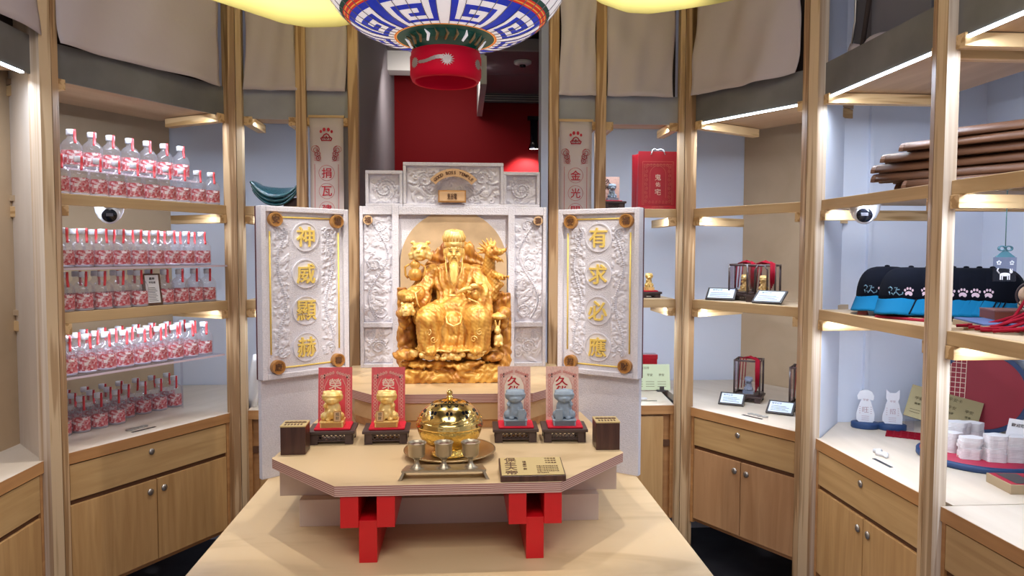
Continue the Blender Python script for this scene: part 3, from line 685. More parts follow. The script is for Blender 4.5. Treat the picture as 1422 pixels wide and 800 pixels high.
def brow(bay, u0, du, n, d, z, label, group, jit=.003):
    for k in range(n):
        x, y, _ = bay.at(u0+du*k+(random.random()-.5)*jit, d+(random.random()-.5)*jit)
        rz = math.atan2(y, x)-PI/2+(random.random()-.5)*.25      # label turned to the aisle
        bottle(x, y, z, ('leftmost' if k == 0 else 'rightmost' if k == n-1 else ORD[k]+' from the left,')+' '+label, group, rz)
brow(BL, .035, .0665, 10, .045, ZA, 'bottle in front row of uppermost shelf', 'front row of bottles on the uppermost shelf')
brow(BL, .058, .0720, 8, .130, ZA+.098, 'bottle in raised back row of uppermost shelf', 'raised back row of bottles on the uppermost shelf')
brow(BL, .038, .0675, 9, .040, 1.366, 'bottle in front row on upper acrylic riser', 'front row of bottles on the upper acrylic riser')
brow(BL, .055, .0675, 9, .115, 1.366, 'bottle in back row on upper acrylic riser', 'back row of bottles on the upper acrylic riser')
brow(BL, .035, .0665, 5, .038, ZB, 'bottle in front row left of framed notice', 'bottles left of the framed notice')
brow(BL, .415, .0640, 4, .045, ZB, 'bottle in front row right of framed notice', 'bottles right of the framed notice')
brow(BL, .060, .0680, 9, .115, ZB, 'bottle in back row under upper acrylic riser', 'back row of bottles on the middle shelf')
brow(BL, .050, .0680, 9, .055, 1.013, 'bottle in front row on lower acrylic riser', 'front row of bottles on the lower acrylic riser')
brow(BL, .060, .0680, 9, .130, 1.013, 'bottle in second row on lower acrylic riser', 'second row of bottles on the lower acrylic riser')
brow(BL, .070, .0680, 9, .205, 1.013, 'bottle in hindmost row on lower acrylic riser', 'hindmost row of bottles on the lower acrylic riser')
brow(BL, .070, .0690, 5, .240, ZC, 'bottle in short front row on counter', 'short front row of bottles on the counter')
brow(BL, .435, .0720, 4, .305, ZC, 'bottle of the right-hand four on the counter', 'right end bottles on the counter')
brow(BL, .090, .0690, 5, .315, ZC, 'bottle in second row on counter', 'second row of bottles on the counter')
brow(BL, .110, .0720, 9, .395, ZC, 'bottle in hindmost row on counter', 'hindmost row of bottles on the counter')
for z, L, dp, lb, legz in ((ZA+.095, .62, .13, 'clear acrylic riser under the raised back row of the uppermost shelf', ZA), (1.366, .655, .18, 'upper acrylic riser between the two bottle shelves', ZB), (1.013, .635, .27, 'lower acrylic riser above the counter bottles', ZC)):
    dd = .095 if dp == .13 else 0
    t = thing('acrylic_riser', lb, 'riser', BL.at(.01, dd, legz), BL.a); h = z-legz
    build('riser_top', G().box(0, L, 0, dp-.02, h-.007, h-.0005), ACRYL, t)
    build('riser_edge', G().box(0, L, -.0015, 0, h-.0075, h-.0005), PINKAC, t)
    for a in (0.002, L-.007): build('riser_leg', G().box(a, a+.005, dp-.03, dp-.022, 0, h-.007), ACRYL, t)
t = thing('framed_notice', 'small brown framed notice leaning between the bottles on the middle shelf', 'notice', BL.at(.352, .022, ZB), BL.a-.08)
R9 = Matrix.Rotation(-.16, 4, 'X')
build('frame', G().box(-.035, .035, 0, .008, .002, .117, T=R9), plain('brown_frame', (.12, .06, .035), .5), t, bevel=.001)
g = G().box(-.025, .026, -.0012, .001, .010, .111, T=R9); sh = build('sheet', g, PAPER, t)
g = G().mesh(text('農神', .010, .0003), 0, R9 @ TR(0, -.002, .098)).mesh(text('平安酒', .008, .0003), 0, R9 @ TR(0, -.002, .084))
for k in range(9): g.box(-.017, .017-.004*(k % 3), -.0018, -.001, .016+.006*k, .0175+.006*k, T=R9)
build('lettering', g, INK, t)

def dome_camera(loc, rz, label):
    t = thing('dome_camera', label, 'camera', loc, rz)
    build('housing', G().lathe([(0, 0), (.046, 0), (.046, -.010), (.043, -.030), (.034, -.050), (.018, -.062), (0, -.066)], 28), CAMW, t)
    M = Matrix.Translation((0, -.020, -.036)) @ Matrix.Rotation(PI/2+.25, 4, 'X')
    build('eyeball', G().lathe([(.0, .030), (.024, .029), (.030, .024), (.033, .012), (.033, 0)], 28, T=M), CAMW, t)
    build('lens', G().lathe([(0, .0315), (.022, .0315), (.0235, .0298), (.0235, .026)], 24, T=M), BLACK, t)
    build('sensor_window', G().box(-.010, .011, -.002, .008, .0316, .0326, T=M), DARKGREY, t)
    return t
x, y, _ = BL.at(.207, .050); dome_camera((x, y, ZA-.019), math.atan2(y, x)-PI/2, 'white dome camera under the uppermost bottle shelf')
x, y, _ = BS.at(.165, .060); dome_camera((x, y, ZA-.019), math.atan2(y, x)-PI/2, 'white dome camera under the shelf of brown wooden tiles')

# counter charms (pads of coin shapes next to the slots)
def charm(bay, u, d, label, mat):
    t = thing('coin_pad', label, 'charm', bay.at(u, d, ZC+.0), bay.a)
    for k in range(4): build('coin', G().lathe([(.004, .001), (.013, .001), (.0135, .004), (.004, .005), (.004, .001)], 14, T=Matrix.Translation((.021*k-.03, (k % 2)*.004, 0))), mat, t)
charm(BL, BL.L*.42+.045, .095, 'row of pale coin shapes behind the slot on the bottle counter', STEEL)
charm(BR, BR.L*.42+.045, .095, 'row of grey coin shapes behind the slot by the figurine cases', STEEL)
t = thing('coin_pad', 'small white knotted charm lying beside the slot near the dog and cat cut-outs', 'charm', BS.at(.22, .10, ZC), BS.a)
build('charm_body', G().tube([(-.035, 0, .006), (-.02, .012, .007), (0, -.006, .007), (.02, .01, .006), (.035, 0, .006)], [.006, .010, .009, .010, .006], 8), CAMW, t)

# ================================================================= hanging banners
def paw(g, x, z, r, M0=0):
    for a, rr in ((-48, .22), (-17, .27), (17, .27), (48, .22)):
        q = math.radians(a); g.add(*_ell2(x+r*1.0*math.sin(q), z+r*.95*math.cos(q), r*rr*.78, r*rr), M0)
    P = [(-.62, -.45), (-.75, -.15), (-.45, .08), (-.3, .35), (0, .5), (.3, .35), (.45, .08), (.75, -.15), (.62, -.45), (0, -.42)]
    for (a, b), (c, d) in zip(P, P[1:]+P[:1]): _bar(g, x+a*r, z+b*r-.15*r, x+c*r, z+d*r-.15*r, r*.15)
    for s in (-1, 1):
        Q = [(s*.42, -.3), (s*.48, -.08), (s*.25, 0), (s*.18, -.2), (0, .15), (0, -.3)]
        for (a, b), (c, d) in zip(Q[:-1], Q[1:]): _bar(g, x+a*r, z+b*r-.15*r, x+c*r, z+d*r-.15*r, r*.10)
def _ell2(x, z, rx, rz, n=14, y=0): return [(x+rx*math.cos(2*PI*k/n), y, z+rz*math.sin(2*PI*k/n)) for k in range(n)], [tuple(range(n))]
def _bar(g, x0, z0, x1, z1, w, y=0, mat=0):
    d = Vector((x1-x0, 0, z1-z0)); 
    if d.length < 1e-9: return
    n = Vector((-d.z, 0, d.x)).normalized()*w/2; e = d.normalized()*w*.3
    a = Vector((x0, y, z0)); b = Vector((x1, y, z1)); g.add([a-n-e, b-n+e, b+n+e, a+n-e], [(0, 1, 2, 3)], mat)
def circ(g, x, z, r, w, n=28, y=0, mat=0, a0=0, a1=2*PI):
    for k in range(n):
        p, q = a0+(a1-a0)*k/n, a0+(a1-a0)*(k+1)/n; _bar(g, x+r*math.cos(p), z+r*math.sin(p), x+r*math.cos(q), z+r*math.sin(q), w, y, mat)
def swirl(g, x, z, r, s, w, y=0, mat=0):
    P = spiral(x, z, r, 1.5, PI/2, 18, s)
    for (a, b), (c, d) in zip(P[:-1], P[1:]): _bar(g, a, b, c, d, w, y, mat)
def banner(x0, x1, label, chars):
    w = x1-x0; t = thing('hanging_banner', label, 'banner', ((x0+x1)/2, 2.978, ZT+.012))
    g = G(); P = [[(-w/2+w*i/8, .003*math.sin(i*.9+j*.2), -.9*j/20) for i in range(9)] for j in range(21)]; g.grid(P); build('cloth', g, BANNER, t, solid=.0015)
    build('top_rod', G().box(-w/2-.004, w/2+.004, -.004, .006, -.004, .006), PINE_X, t)
    g = G(); paw(g, 0, -.078, .029); y = 0
    for s in (-1, 1):
        for q in range(3): swirl(g, s*(.042-.004*q), -.132-.017*q, .016-.002*q, s, .0022)
        circ(g, s*.046, -.130, .013, .0015); _bar(g, s*.047, -.19, s*.047, -.88, .0016)
        for q in range(5): _bar(g, s*.050, -.150-.006*q, s*.022, -.146-.008*q, .0014)
    for k, ch in enumerate(chars):
        z = -.225-.073*k; circ(g, 0, z, .031, .0013); g.mesh(text(ch, .040, .0001, .008), 0, TR(0, 0, z))
    build('print', g, REDINK, t).location = (0, -.0055, 0)
    return t
banner(-.613, -.479, 'left white hanging banner with a red paw print and the characters 捐瓦建', '捐瓦建廟')
banner(.400, .536, 'right white hanging banner with a red paw print and the characters 金光閃', '金光閃閃')

# ================================================================= back bay objects
t = thing('roof_tile_stack', 'wooden box holding up the stack of green roof tiles', 'box', (-.72, 3.06, ZA)); build('box', G().box(-.005, .05, -.06, .06, 0, .035), DARKW, t)
for k in range(3):
    t = thing('roof_tile', ['lowest curved green glazed roof tile of the stack', 'middle curved green glazed roof tile of the stack', 'topmost curved green glazed roof tile with a pale crackled inside'][k], 'tile', (-.750, 3.02, ZA+.002+.016*k), -.08, None)
    g = G(); P = []; w_ = .100-.005*(2-k)
    for j in range(9):
        b = j/8
        P.append([(w_*(i/24-.5)*2, -.035+.11*b, .003+(.058-.046*b)*abs((i/24-.5)*2)**2.2+.044*b**.8+(.004 if i in (0, 24) else 0)) for i in range(25)])
    g.grid(P); build('glazed_shell', g, TEAL, t, solid=.007)
    g = G().tube([(x, y-.002, z) for x, y, z in P[0]], .005, 6); build('front_lip', g, TEAL, t)

t = thing('gift_bag', 'red paper gift bag with gold printed frame and white rope handles', 'bag', (.828, 3.025, ZA), .0)
Wb, Hb, Db = .168, .245, .115
g = G(); g.box(-Wb/2, Wb/2, 0, .0012, 0, Hb).box(-Wb/2, Wb/2, Db, Db+.0012, 0, Hb)
g.add([(-Wb/2, 0, 0), (-Wb/2+.004, Db/2, 0), (-Wb/2, Db, 0), (-Wb/2, 0, Hb-.003), (-Wb/2+.012, Db/2, Hb-.004), (-Wb/2, Db, Hb-.003)], [(0, 1, 4, 3), (1, 2, 5, 4)])
g.add([(Wb/2, 0, 0), (Wb/2-.012, Db/2, 0), (Wb/2, Db, 0), (Wb/2, 0, Hb), (Wb/2-.012, Db/2, Hb), (Wb/2, Db, Hb)], [(0, 1, 4, 3), (1, 2, 5, 4)]).box(-Wb/2, Wb/2, 0, Db, 0, .002)
BAGR = plain('bag_red', (.42, .008, .018), .45)
build('paper_body', g, BAGR, t)
g = G(); 
for (a, b) in ((.066, .190), (.060, .178)):
    for s in (-1, 1): _bar(g, s*a, .02, s*a, b+.012, .0012)
    _bar(g, -a, .020, a, .020, .0012); _bar(g, -a, b+.012, a, b+.012, .0012)
for s in (-1, 1):
    for k in range(9): swirl(g, s*.050, .035+.018*k, .0075, s*(1 if k % 2 else -1), .0012)
for k in range(7): swirl(g, -.042+.014*k, .186, .007, 1, .0012)
for k in range(6): swirl(g, -.036+.0145*k, .031, .006, -1, .0012)
circ(g, 0, .150, .034, .0015, a0=0, a1=PI); _bar(g, -.034, .15, -.034, .05, .0013); _bar(g, .034, .15, .034, .05, .0013)
g.mesh(text('GUARDIAN TEMPLE', .004, .0001), 0, TR(0, 0, .011))
build('gold_print', g, plain('bag_gold_print', (.62, .16, .10), .5), t).location = (0, -.0012, 0)
build('lettering', G().mesh(text('鬼', .026, .0003, 0), 0, TR(0, -.002, .136)).mesh(text('佑', .020, .0003, 0), 0, TR(0, -.002, .106)).mesh(text('宅', .026, .0003, 0), 0, TR(0, -.002, .074)), LINE_W, t)
for s_ in (0, 1):
    y = -.002 if s_ == 0 else Db+.003
    build('rope_handle', G().tube([(-.030, y, Hb-.014), (-.024, y, Hb+.006), (-.012, y+.01, Hb+.012), (0, y+.012, Hb+.006), (.012, y+.01, Hb+.012), (.022, y, Hb+.006), (.030, y, Hb-.014)], .0022, 6), CAMW, t)

def animal(parent, s, mat, name='figurine', lift=0, hat=0, mirror=1):
    """seated round-bellied animal figurine, local origin at its feet, faces -y, height about 3.0*s"""
    g = G(); e = g.ell; m = mirror
    e((0, .10*s, .95*s), (.62*s, .55*s, .85*s)); e((0, -.12*s, .9*s), (.40*s, .35*s, .55*s))
    e((0, -.02*s, 2.02*s), (.80*s, .60*s, .52*s)); e((0, -.50*s, 1.80*s), (.50*s, .30*s, .30*s)); e((0, -.80*s, 1.92*s), (.16*s, .10*s, .10*s)); e((0, -.02*s, 2.32*s), (.74*s, .58*s, .30*s)); e((0, -.10*s, 2.22*s), (.84*s, .62*s, .09*s)); e((0, .0, .45*s), (.85*s, .6*s, .42*s))
    for k in (-1, 1):
        e((k*.56*s, .05*s, 2.50*s), (.20*s, .14*s, .16*s), (0, k*.35, 0)); e((k*.27*s, -.45*s, .42*s), (.17*s, .20*s, .60*s)); e((k*.28*s, -.62*s, .12*s), (.22*s, .28*s, .14*s))
        e((k*.62*s, -.10*s, .36*s), (.28*s, .45*s, .38*s)); e((k*.38*s, -.42*s, 2.28*s), (.20*s, .10*s, .09*s))
    e((m*-.52*s, -.35*s, 1.35*s), (.16*s, .32*s, .18*s), (.5, 0, 0))
    for k in range(7):
        a = PI*(k/6)-PI/2; e((.66*s*math.sin(a), .05*s, 2.12*s+.50*s*math.cos(a)), .15*s)
    e((.0, .62*s, .5*s), (.16*s, .3*s, .5*s))
    return remeshed(name, g, mat, parent, .075*s, smooth=3)
_an = {}
def animal_copy(parent, s, mat, T, name='figurine', mirror=1):
    k = (s, mat.name, mirror)
    if k not in _an:
        o = animal(parent, s, mat, name, mirror=mirror); _an[k] = o.data
    else:
        o = bpy.data.objects.new(name, _an[k]); C.objects.link(o); o.parent = parent
    o.matrix_local = T; return o

def carved_stand(t, w, d, h, mat=STAND):
    build('stand_top', G().box(-w/2-.006, w/2+.006, -d/2-.006, d/2+.006, h-.009, h), mat, t, bevel=.0015)
    g = G(); n = 0
    for s in (-1, 1):
        g.box(s*(w/2-.012)-.012, s*(w/2-.012)+.012, -d/2, -d/2+.02, 0, h-.009).box(s*(w/2-.012)-.012, s*(w/2-.012)+.012, d/2-.02, d/2, 0, h-.009)
        g.box(s*(w/2-.003)-.003, s*(w/2-.003)+.003, -d/2, d/2, .010, h-.009)
    g.box(-w/2, w/2, -d/2+.003, -d/2+.007, .008, .0125).box(-w/2, w/2, -d/2+.003, -d/2+.007, h-.014, h-.009).box(-w/2, w/2, d/2-.008, d/2-.003, .008, h-.009)
    build('stand_legs', g, mat, t, bevel=.001)
    g = G(); k = 6; cx = (w-.05)/k
    for i in range(k): ring_xz(g, -w/2+.025+cx*(i+.5), h*.5, cx*.34, cx*.52, -d/2+.001, -d/2+.006, 0, 14)
    build('fretwork', g, mat, t)
    return t
def card_set(x, y, rz, label, red, word, mir, tilt=.12):
    t = thing('figurine_display', label, 'figurine', (x, y, .84), rz); w, d, h = .128, .098, .042
    carved_stand(t, w, d, h)
    build('velvet_pad', G().box(-.052, .056, -.046, .046, h, h+.007), VELVET, t, bevel=.003)
    T = TR(0, .040, h+.006, 0, -tilt)
    c = build('backing_card', G().box(-.052, .052, 0, .002, 0, .170, T=T), CARD_R if red else CARD_P, t)
    g = G(); g.add([( -.030, -.0007, .012), (.030, -.0007, .012), (.030, -.0007, .110), (.021, -.0007, .132), (0, -.0007, .143), (-.021, -.0007, .132), (-.030, -.0007, .110)], [tuple(range(7))], 0, T=T)
    build('centre_print', g, CARD_M if red else CREAM, c)
    g = G(); 
    for s in (-1, 1):
        for k in range(13): circ(g, s*.041, .016+.0105*k, .0043, .0011, 10)
        for k in range(5): swirl(g, s*(.008+.0085*k), .153-.0028*k, .005, s, .0011)
        _bar(g, s*.033, .012, s*.033, .110, .0009); _bar(g, s*.033, .110, s*.022, .135, .0009)
    g2 = G(); g2.v = g.v; n = G(); n.add(g.v, g.f, 0, False, T @ Matrix.Translation((0, -.0013, 0))); build('border_print', n, LINE_W if red else plain('pink_print', (.66, .20, .16), .6) if 'pink_print' not in bpy.data.materials else (LINE_W if red else bpy.data.materials['pink_print']), c)
    g = G()
    if red: g.mesh(text('榮', .034, .0003, .012, width=.040), 0, T @ TR(0, -.0016, .118))
    else: g.mesh(text('久', .030, .0003, .02, width=.040), 0, T @ TR(-.002, -.0016, .124)).mesh(text('伴', .030, .0003, .02, width=.036), 0, T @ TR(-.004, -.0016, .094))
    build('lettering', g, LINE_W if red else plain('deep_red_ink', (.50, .01, .02), .6) if 'deep_red_ink' not in bpy.data.materials else (LINE_W if red else bpy.data.materials['deep_red_ink']), c)
    g = G().box(-.0345, -.0315, -.0015, -.0005, .143, .148, T=T).box(-.0345, -.0315, -.0015, -.0005, .135, .140, T=T).box(.034, .038, -.0015, -.0005, .136, .141, T=T); build('stamp_print', g, INK, c)
    mat = GOLD_L if red else GREYST
    build('plinth', G().box(-.034, .034, -.040, .018, h+.007, h+.024).box(-.036, .036, -.042, .020, h+.022, h+.026), [mat], t, bevel=.001)
    build('plinth_panel', G().box(-.030, .030, -.0408, -.039, h+.009, h+.021), BRONZE if red else plain('grey_panel_dark', (.12, .12, .15), .5) if 'grey_panel_dark' not in bpy.data.materials else (BRONZE if red else bpy.data.materials['grey_panel_dark']), t)
    animal_copy(t, .0315, mat, Matrix.Translation((0, -.012, h+.025)) @ Matrix.Diagonal((1.28, .9, 1.08, 1)), mirror=mir)
    pm = build('hand_plaque', G().box(-.011, .011, -.0435, -.038, h+.026, h+.058).box(-.0092, .0092, -.0442, -.043, h+.028, h+.056, 1), [BRONZE if red else GREYST, COINPL if red else GREYST], t)
    pm.location = (mir*.018, 0, 0)
    if red: build('lettering', G().mesh(text('招', .010, .0002), 0, TR(0, -.0446, h+.049)).mesh(text('財', .010, .0002), 0, TR(0, -.0446, h+.037)), INK, pm)
    return t
YC = 2.213
card_set(-.395, YC+.005, .04, 'red card with 榮 behind a gold seated figurine, leftmost of the four sets', True, '榮', 1)
card_set(-.231, YC, .02, 'red card with 榮 behind a gold seated figurine, just left of the brass burner', True, '榮', -1)
card_set(.163, YC-.004, -.02, 'pink card with 久伴 behind a grey seated figurine, next to the brass burner', False, '久伴', 1)
card_set(.314, YC-.012, -.05, 'pink card with 久伴 behind a grey seated figurine, rightmost of the four sets', False, '久伴', -1)

# dark blocks with engraved brass tops
for x, y, rz, lb in ((-.4825, 2.095, .02, 'dark wooden block with engraved brass top at the left corner of the table'), (.4265, 2.093, -.02, 'dark wooden block with engraved brass top at the right corner of the table')):
    t = thing('incense_block', lb, 'block', (x, y, .84), rz)
    build('block', G().box(-.035, .035, -.030, .040, 0, .080), DARKW, t, bevel=.0015)
    tp = build('brass_top', G().box(-.036, .036, -.031, .041, .080, .084), PLATE_G, t, bevel=.0008)
    g = G()
    for k in range(5): g.lathe([(.0035, 0), (.0035, .0012), (.007, .0012), (.007, 0)], 12, T=Matrix.Translation((-.024+.012*k, .012, .0842)))
    for k in range(6): g.box(-.026+.009*k, -.021+.009*k, -.021, -.006, .0842, .0848)
    build('engraving', g, DKBROWN, tp)

# ================================================================= incense burner, plate, cups, plaque
t = thing('brass_plate', 'round old brass dish under the incense burner', 'plate', (-.036, 2.03, .84))
build('dish', G().lathe([(0, .004), (.070, .004), (.085, .008), (.125, .022), (.130, .022), (.130, .019), (.088, .003), (.060, 0), (0, 0)], 56), BRASS_OLD, t)
t = thing('incense_burner', 'polished brass incense burner with pierced domed lid', 'incense burner', (-.036, 2.035, .845))
build('foot', G().lathe([(0, 0), (.052, 0), (.055, .004), (.050, .010), (.044, .018), (.046, .024), (.060, .032)], 48), BRASS_ENG, t)
build('bowl', G().lathe([(.050, .026), (.070, .036), (.084, .052), (.090, .070), (.091, .082), (.088, .084)], 64), BRASS_ENG, t)
build('rim', G().lathe([(.088, .080), (.094, .082), (.0955, .087), (.092, .092), (.094, .096), (.090, .101)], 64), BRASS, t)
lidp = [(.090, .100), (.087, .110), (.080, .122), (.070, .134), (.058, .143), (.044, .150), (.028, .154), (.012, .156), (0, .156)]
g = G(); g.lathe(lidp, 64); lid = build('lid', g, BRASS, t)
def lidpt(fr, a, off=.0006):      # point on the dome
    k = min(int(fr*(len(lidp)-1)), len(lidp)-2); q = fr*(len(lidp)-1)-k
    r = lidp[k][0]*(1-q)+lidp[k+1][0]*q; z = lidp[k][1]*(1-q)+lidp[k+1][1]*q
    return ((r+off)*math.cos(a), (r+off)*math.sin(a), z+off)
g = G()
for k in range(16):
    a = 2*PI*k/16; w = .115
    g.add([lidpt(.52, a-w*.3), lidpt(.58, a-w), lidpt(.76, a-w*1.1), lidpt(.82, a), lidpt(.76, a+w*1.1), lidpt(.58, a+w), lidpt(.52, a+w*.3)], [tuple(range(7))])
for k in range(10):
    a = 2*PI*k/10-PI/2
    for j in range(3):
        b = a+.085*math.cos(2*PI*j/3+.5); f = .30+.075*math.sin(2*PI*j/3+.5)
        g.add([lidpt(f+.050*math.sin(q), b+.060*math.cos(q)) for q in np.linspace(0, 2*PI, 8)[:-1]], [tuple(range(7))])
build('pierced_hole', g, BLACK, lid)
g = G()
for k in range(12):
    a0 = 2*PI*k/12; g.tube([lidpt(.04+.12*q, a0+.40*q, .001) for q in np.linspace(0, 1, 7)], .0022, 6)
build('lid_swirl', g, BRASS, lid)
build('finial', G().lathe([(.006, .154), (.006, .158), (.010, .162), (.010, .166), (.005, .168), (.0085, .173), (.0085, .178), (.004, .183), (0, .185)], 20), BRASS, t)
t = thing('cup_stand', 'low bronze stand with splayed feet holding the three goblets', 'stand', (-.047, 1.835, .84))
build('stand_top', G().prism([(-.108, -.022), (.108, -.022), (.098, .030), (-.098, .030)], .020, .025), PEWTER, t, bevel=.0015)
for s in (-1, 1):
    build('stand_foot', G().add([(s*.104, -.022, .023), (s*.113, -.024, .006), (s*.117, -.024, 0), (s*.108, -.024, 0), (s*.100, -.022, .018), (s*.096, .030, .023), (s*.104, .032, .006), (s*.108, .032, 0), (s*.10, .032, 0), (s*.092, .030, .018)],
        [(0, 1, 2, 3, 4), (9, 8, 7, 6, 5), (0, 5, 6, 1), (1, 6, 7, 2), (2, 7, 8, 3), (3, 8, 9, 4), (4, 9, 5, 0)]), PEWTER, t)
for k, lb in enumerate(('leftmost bronze goblet of the three on the stand', 'middle bronze goblet of the three on the stand', 'rightmost bronze goblet of the three on the stand')):
    x = -.070+.069*k
    build('recess_ring', G().lathe([(.015, .0245), (.015, .027), (.019, .027), (.019, .0245)], 24, T=Matrix.Translation((x, .004, 0))), PEWTER, t)
    c = thing('goblet', lb, 'cup', (-.047+x, 1.839, .8655), 0, 'bronze goblets on the stand')
    build('cup_body', G().lathe([(0, 0), (.0165, 0), (.0165, .002), (.009, .007), (.0060, .013), (.0065, .020), (.010, .0245), (.0195, .030), (.0215, .035), (.0220, .057), (.0245, .0635), (.0255, .065), (.0245, .0665), (.0215, .0655), (.0200, .058), (.0195, .036), (0, .034)], 36), PEWTER, c)
    build('tea', G().lathe([(0, .059), (.0200, .059)], 30), plain('dark_tea', (.10, .015, .01), .12) if k == 0 else bpy.data.materials['dark_tea'], c)
t = thing('name_plaque', 'gold plaque with the characters 保生大帝 lying tilted on a dark wooden block', 'plaque', (.179, 1.785, .84), -.0)
T = TR(0, 0, 0, 0, .0)
def slope(y, z): return z+ (y)*.14
g = G(); V = [(-.0835, 0, 0), (.0805, 0, 0), (.094, .105, 0), (-.087, .105, 0), (-.0835, 0, .015), (.0805, 0, .015), (.094, .105, .029), (-.087, .105, .029)]
V = [(-.083, 0, 0), (.083, 0, 0), (.083, .105, 0), (-.083, .105, 0), (-.083, 0, .015), (.083, 0, .015), (.083, .105, .032), (-.083, .105, .032)]
g.add(V, [(0, 3, 2, 1), (4, 5, 6, 7), (0, 1, 5, 4), (2, 3, 7, 6), (0, 4, 7, 3), (1, 2, 6, 5)]); build('wooden_base', g, DARKW, t, bevel=.001)
al_ = math.atan(.017/.105); T = Matrix.Translation((0, 0, .0155)) @ Matrix.Rotation(al_, 4, 'X')
pl = build('gold_face', G().box(-.080, .080, .003, .103, 0, .0018, T=T), PLATE_G, t, bevel=.0005)
FL = T @ Matrix.Translation((0, 0, .0022)) @ Matrix.Rotation(-PI/2, 4, 'X')       # xz text onto the face
g = G()
for k, ch in enumerate('保生大帝'): g.mesh(text(ch, .0225, .0003, .01, width=.031), 0, FL @ TR(-.054, 0, .089-.0245*k-.0))
for k, ch in enumerate('健康平安'): g.mesh(text(ch, .010, .0003, .0), 0, FL @ TR(-.018, 0, .075-.0135*k))
for k in range(3): g.mesh(text('平安健康'[:4], .007, .0002), 0, FL @ TR(.052, 0, .094-.0125*k))
for k in range(5): g.mesh(text('神農大帝保佑眾生平安', .0055, .0002, 0, width=.056 if k < 4 else .030), 0, FL @ TR(.040 if k < 4 else .026, 0, .050-.0095*k))
build('lettering', g, DKBROWN, pl)

# ================================================================= golden statue
sx, sy, sz = -.03, 2.70, .955
st_ = thing('deity_statue', 'golden seated bearded deity statue with tiger and dragon in front of the niche', 'statue', (sx, sy, sz))
def fig(c, co): pass
g = G(); e = g.ell
def cap(p, q, r0, r1, n=7):
    for k in range(n):
        a = k/(n-1); e([p[i]*(1-a)+q[i]*a for i in range(3)], r0*(1-a)+r1*a, nu=12, nv=8)
e((0, -.02, .345), (.078, .060, .080)); e((0, -.035, .300), (.062, .055, .050)); e((0, -.015, .398), (.080, .045, .030)); e((0, -.03, .425), (.022, .024, .030))
e((0, -.045, .255), (.088, .085, .050))
for s in (-1, 1):
    e((s*.078, -.015, .388), (.034, .034, .032)); cap((s*.045, -.06, .245), (s*.088, -.150, .225), .048, .050); cap((s*.088, -.150, .222), (s*.088, -.148, .135), .047, .044)
    e((s*.075, -.190, .118), (.024, .040, .014)); e((s*.095, -.140, .122), (.045, .045, .012))
    cap((s*.030, -.118, .200), (s*.030, -.118, .130), .036, .038)
e((0, -.120, .190), (.050, .040, .062)); e((0, -.125, .150), (.058, .038, .035)); e((0, -.150, .118), (.085, .040, .012))
# right arm of the statue (seen left) resting on the tiger arm rest
cap((-.085, -.02, .385), (-.122, -.05, .320), .034, .036); cap((-.122, -.05, .320), (-.150, -.110, .300), .036, .030)
cap((-.118, -.06, .300), (-.128, -.075, .225), .034, .026); e((-.155, -.132, .300), (.022, .026, .015)); e((-.170, -.10, .305), (.032, .040, .022))
# left arm bent in front of the chest
cap((.085, -.02, .385), (.118, -.05, .318), .034, .036); cap((.118, -.05, .318), (.070, -.115, .318), .034, .028)
cap((.108, -.075, .300), (.130, -.115, .195), .030, .020); cap((.085, -.10, .295), (.118, -.130, .215), .022, .016); e((.055, -.125, .322), (.020, .018, .014))
def folds(co, no):
    x, y, z = co[:, 0], co[:, 1], co[:, 2]
    lo = np.clip((.30-z)/.08, 0, 1); hi = 1-lo
    f = .0030*lo*np.sin(260*x+1.5*np.sin(22*z)+40*np.abs(x)*z)*np.clip((.24-z)/.07, 0, 1)-.004*lo*np.exp(-((np.abs(x)-.052)/.007)**2)*np.clip((.24-z)/.05, 0, 1)
    f += .0040*hi*np.sin(120*(z-.6*np.abs(x))+9*np.sin(40*y)+30*x)*np.clip(np.abs(x)/.05, .15, 1)*(z < .41)
    return f+.0009*np.sin(300*x+200*z)*np.sin(260*z-90*y)
body = remeshed('figure', g, GOLD, st_, .0034, folds, 4)
# head, separate detail on the same continuous neck
g = G(); e = g.ell
e((0, -.055, .468), (.0335, .036, .042)); e((0, -.062, .450), (.028, .030, .028)); e((0, -.070, .440), (.020, .022, .018)); cap((0, -.035, .425), (0, -.05, .45), .020, .022, 4)
e((0, -.0925, .459), (.0055, .0075, .012)); e((0, -.0965, .4545), (.0068, .0065, .0048))
for s in (-1, 1):
    e((s*.0345, -.050, .463), (.005, .010, .016)); e((s*.0345, -.050, .445), (.0045, .006, .009)); e((s*.0125, -.086, .4745), (.0105, .0055, .0034), (0, s*-.12, 0)); e((s*.0165, -.083, .452), (.010, .008, .009))
e((0, -.0885, .4435), (.0085, .006, .0030))
remeshed('head', g, FACE, st_, .0019, None, 2)
g = G()
for s in (-1, 1): g.ell((s*.0125, -.0925, .4665), (.0072, .0020, .0017), (0, s*-.10, 0)); g.tube([(s*.004, -.0945, .4765), (s*.0125, -.0935, .4795), (s*.0215, -.087, .4765)], [.0008, .0011, .0007], 6)
build('eye', g, DKBROWN, st_)
build('mouth', G().ell((0, -.0935, .4432), (.0068, .0024, .0011)), DKBROWN, st_)
g = G()
for k in range(13):
    a = (k-6)/6; P = [(a*.0085, -.089+.006*a*a, .431), (a*.0125, -.096+.006*a*a, .412), (a*.013+.002*math.sin(k), -.100, .390), (a*.009+.003*math.sin(k*2), -.104, .362), (a*.003, -.107, .338+.010*abs(a))]
    g.tube(P, [.0020, .0030, .0032, .0026, .0010], 6)
for s in (-1, 1): g.tube([(s*.002, -.0965, .4485), (s*.009, -.0950, .4460), (s*.0140, -.093, .434), (s*.0155, -.098, .412), (s*.012, -.104, .390)], [.0010, .0014, .0013, .0012, .0006], 6)
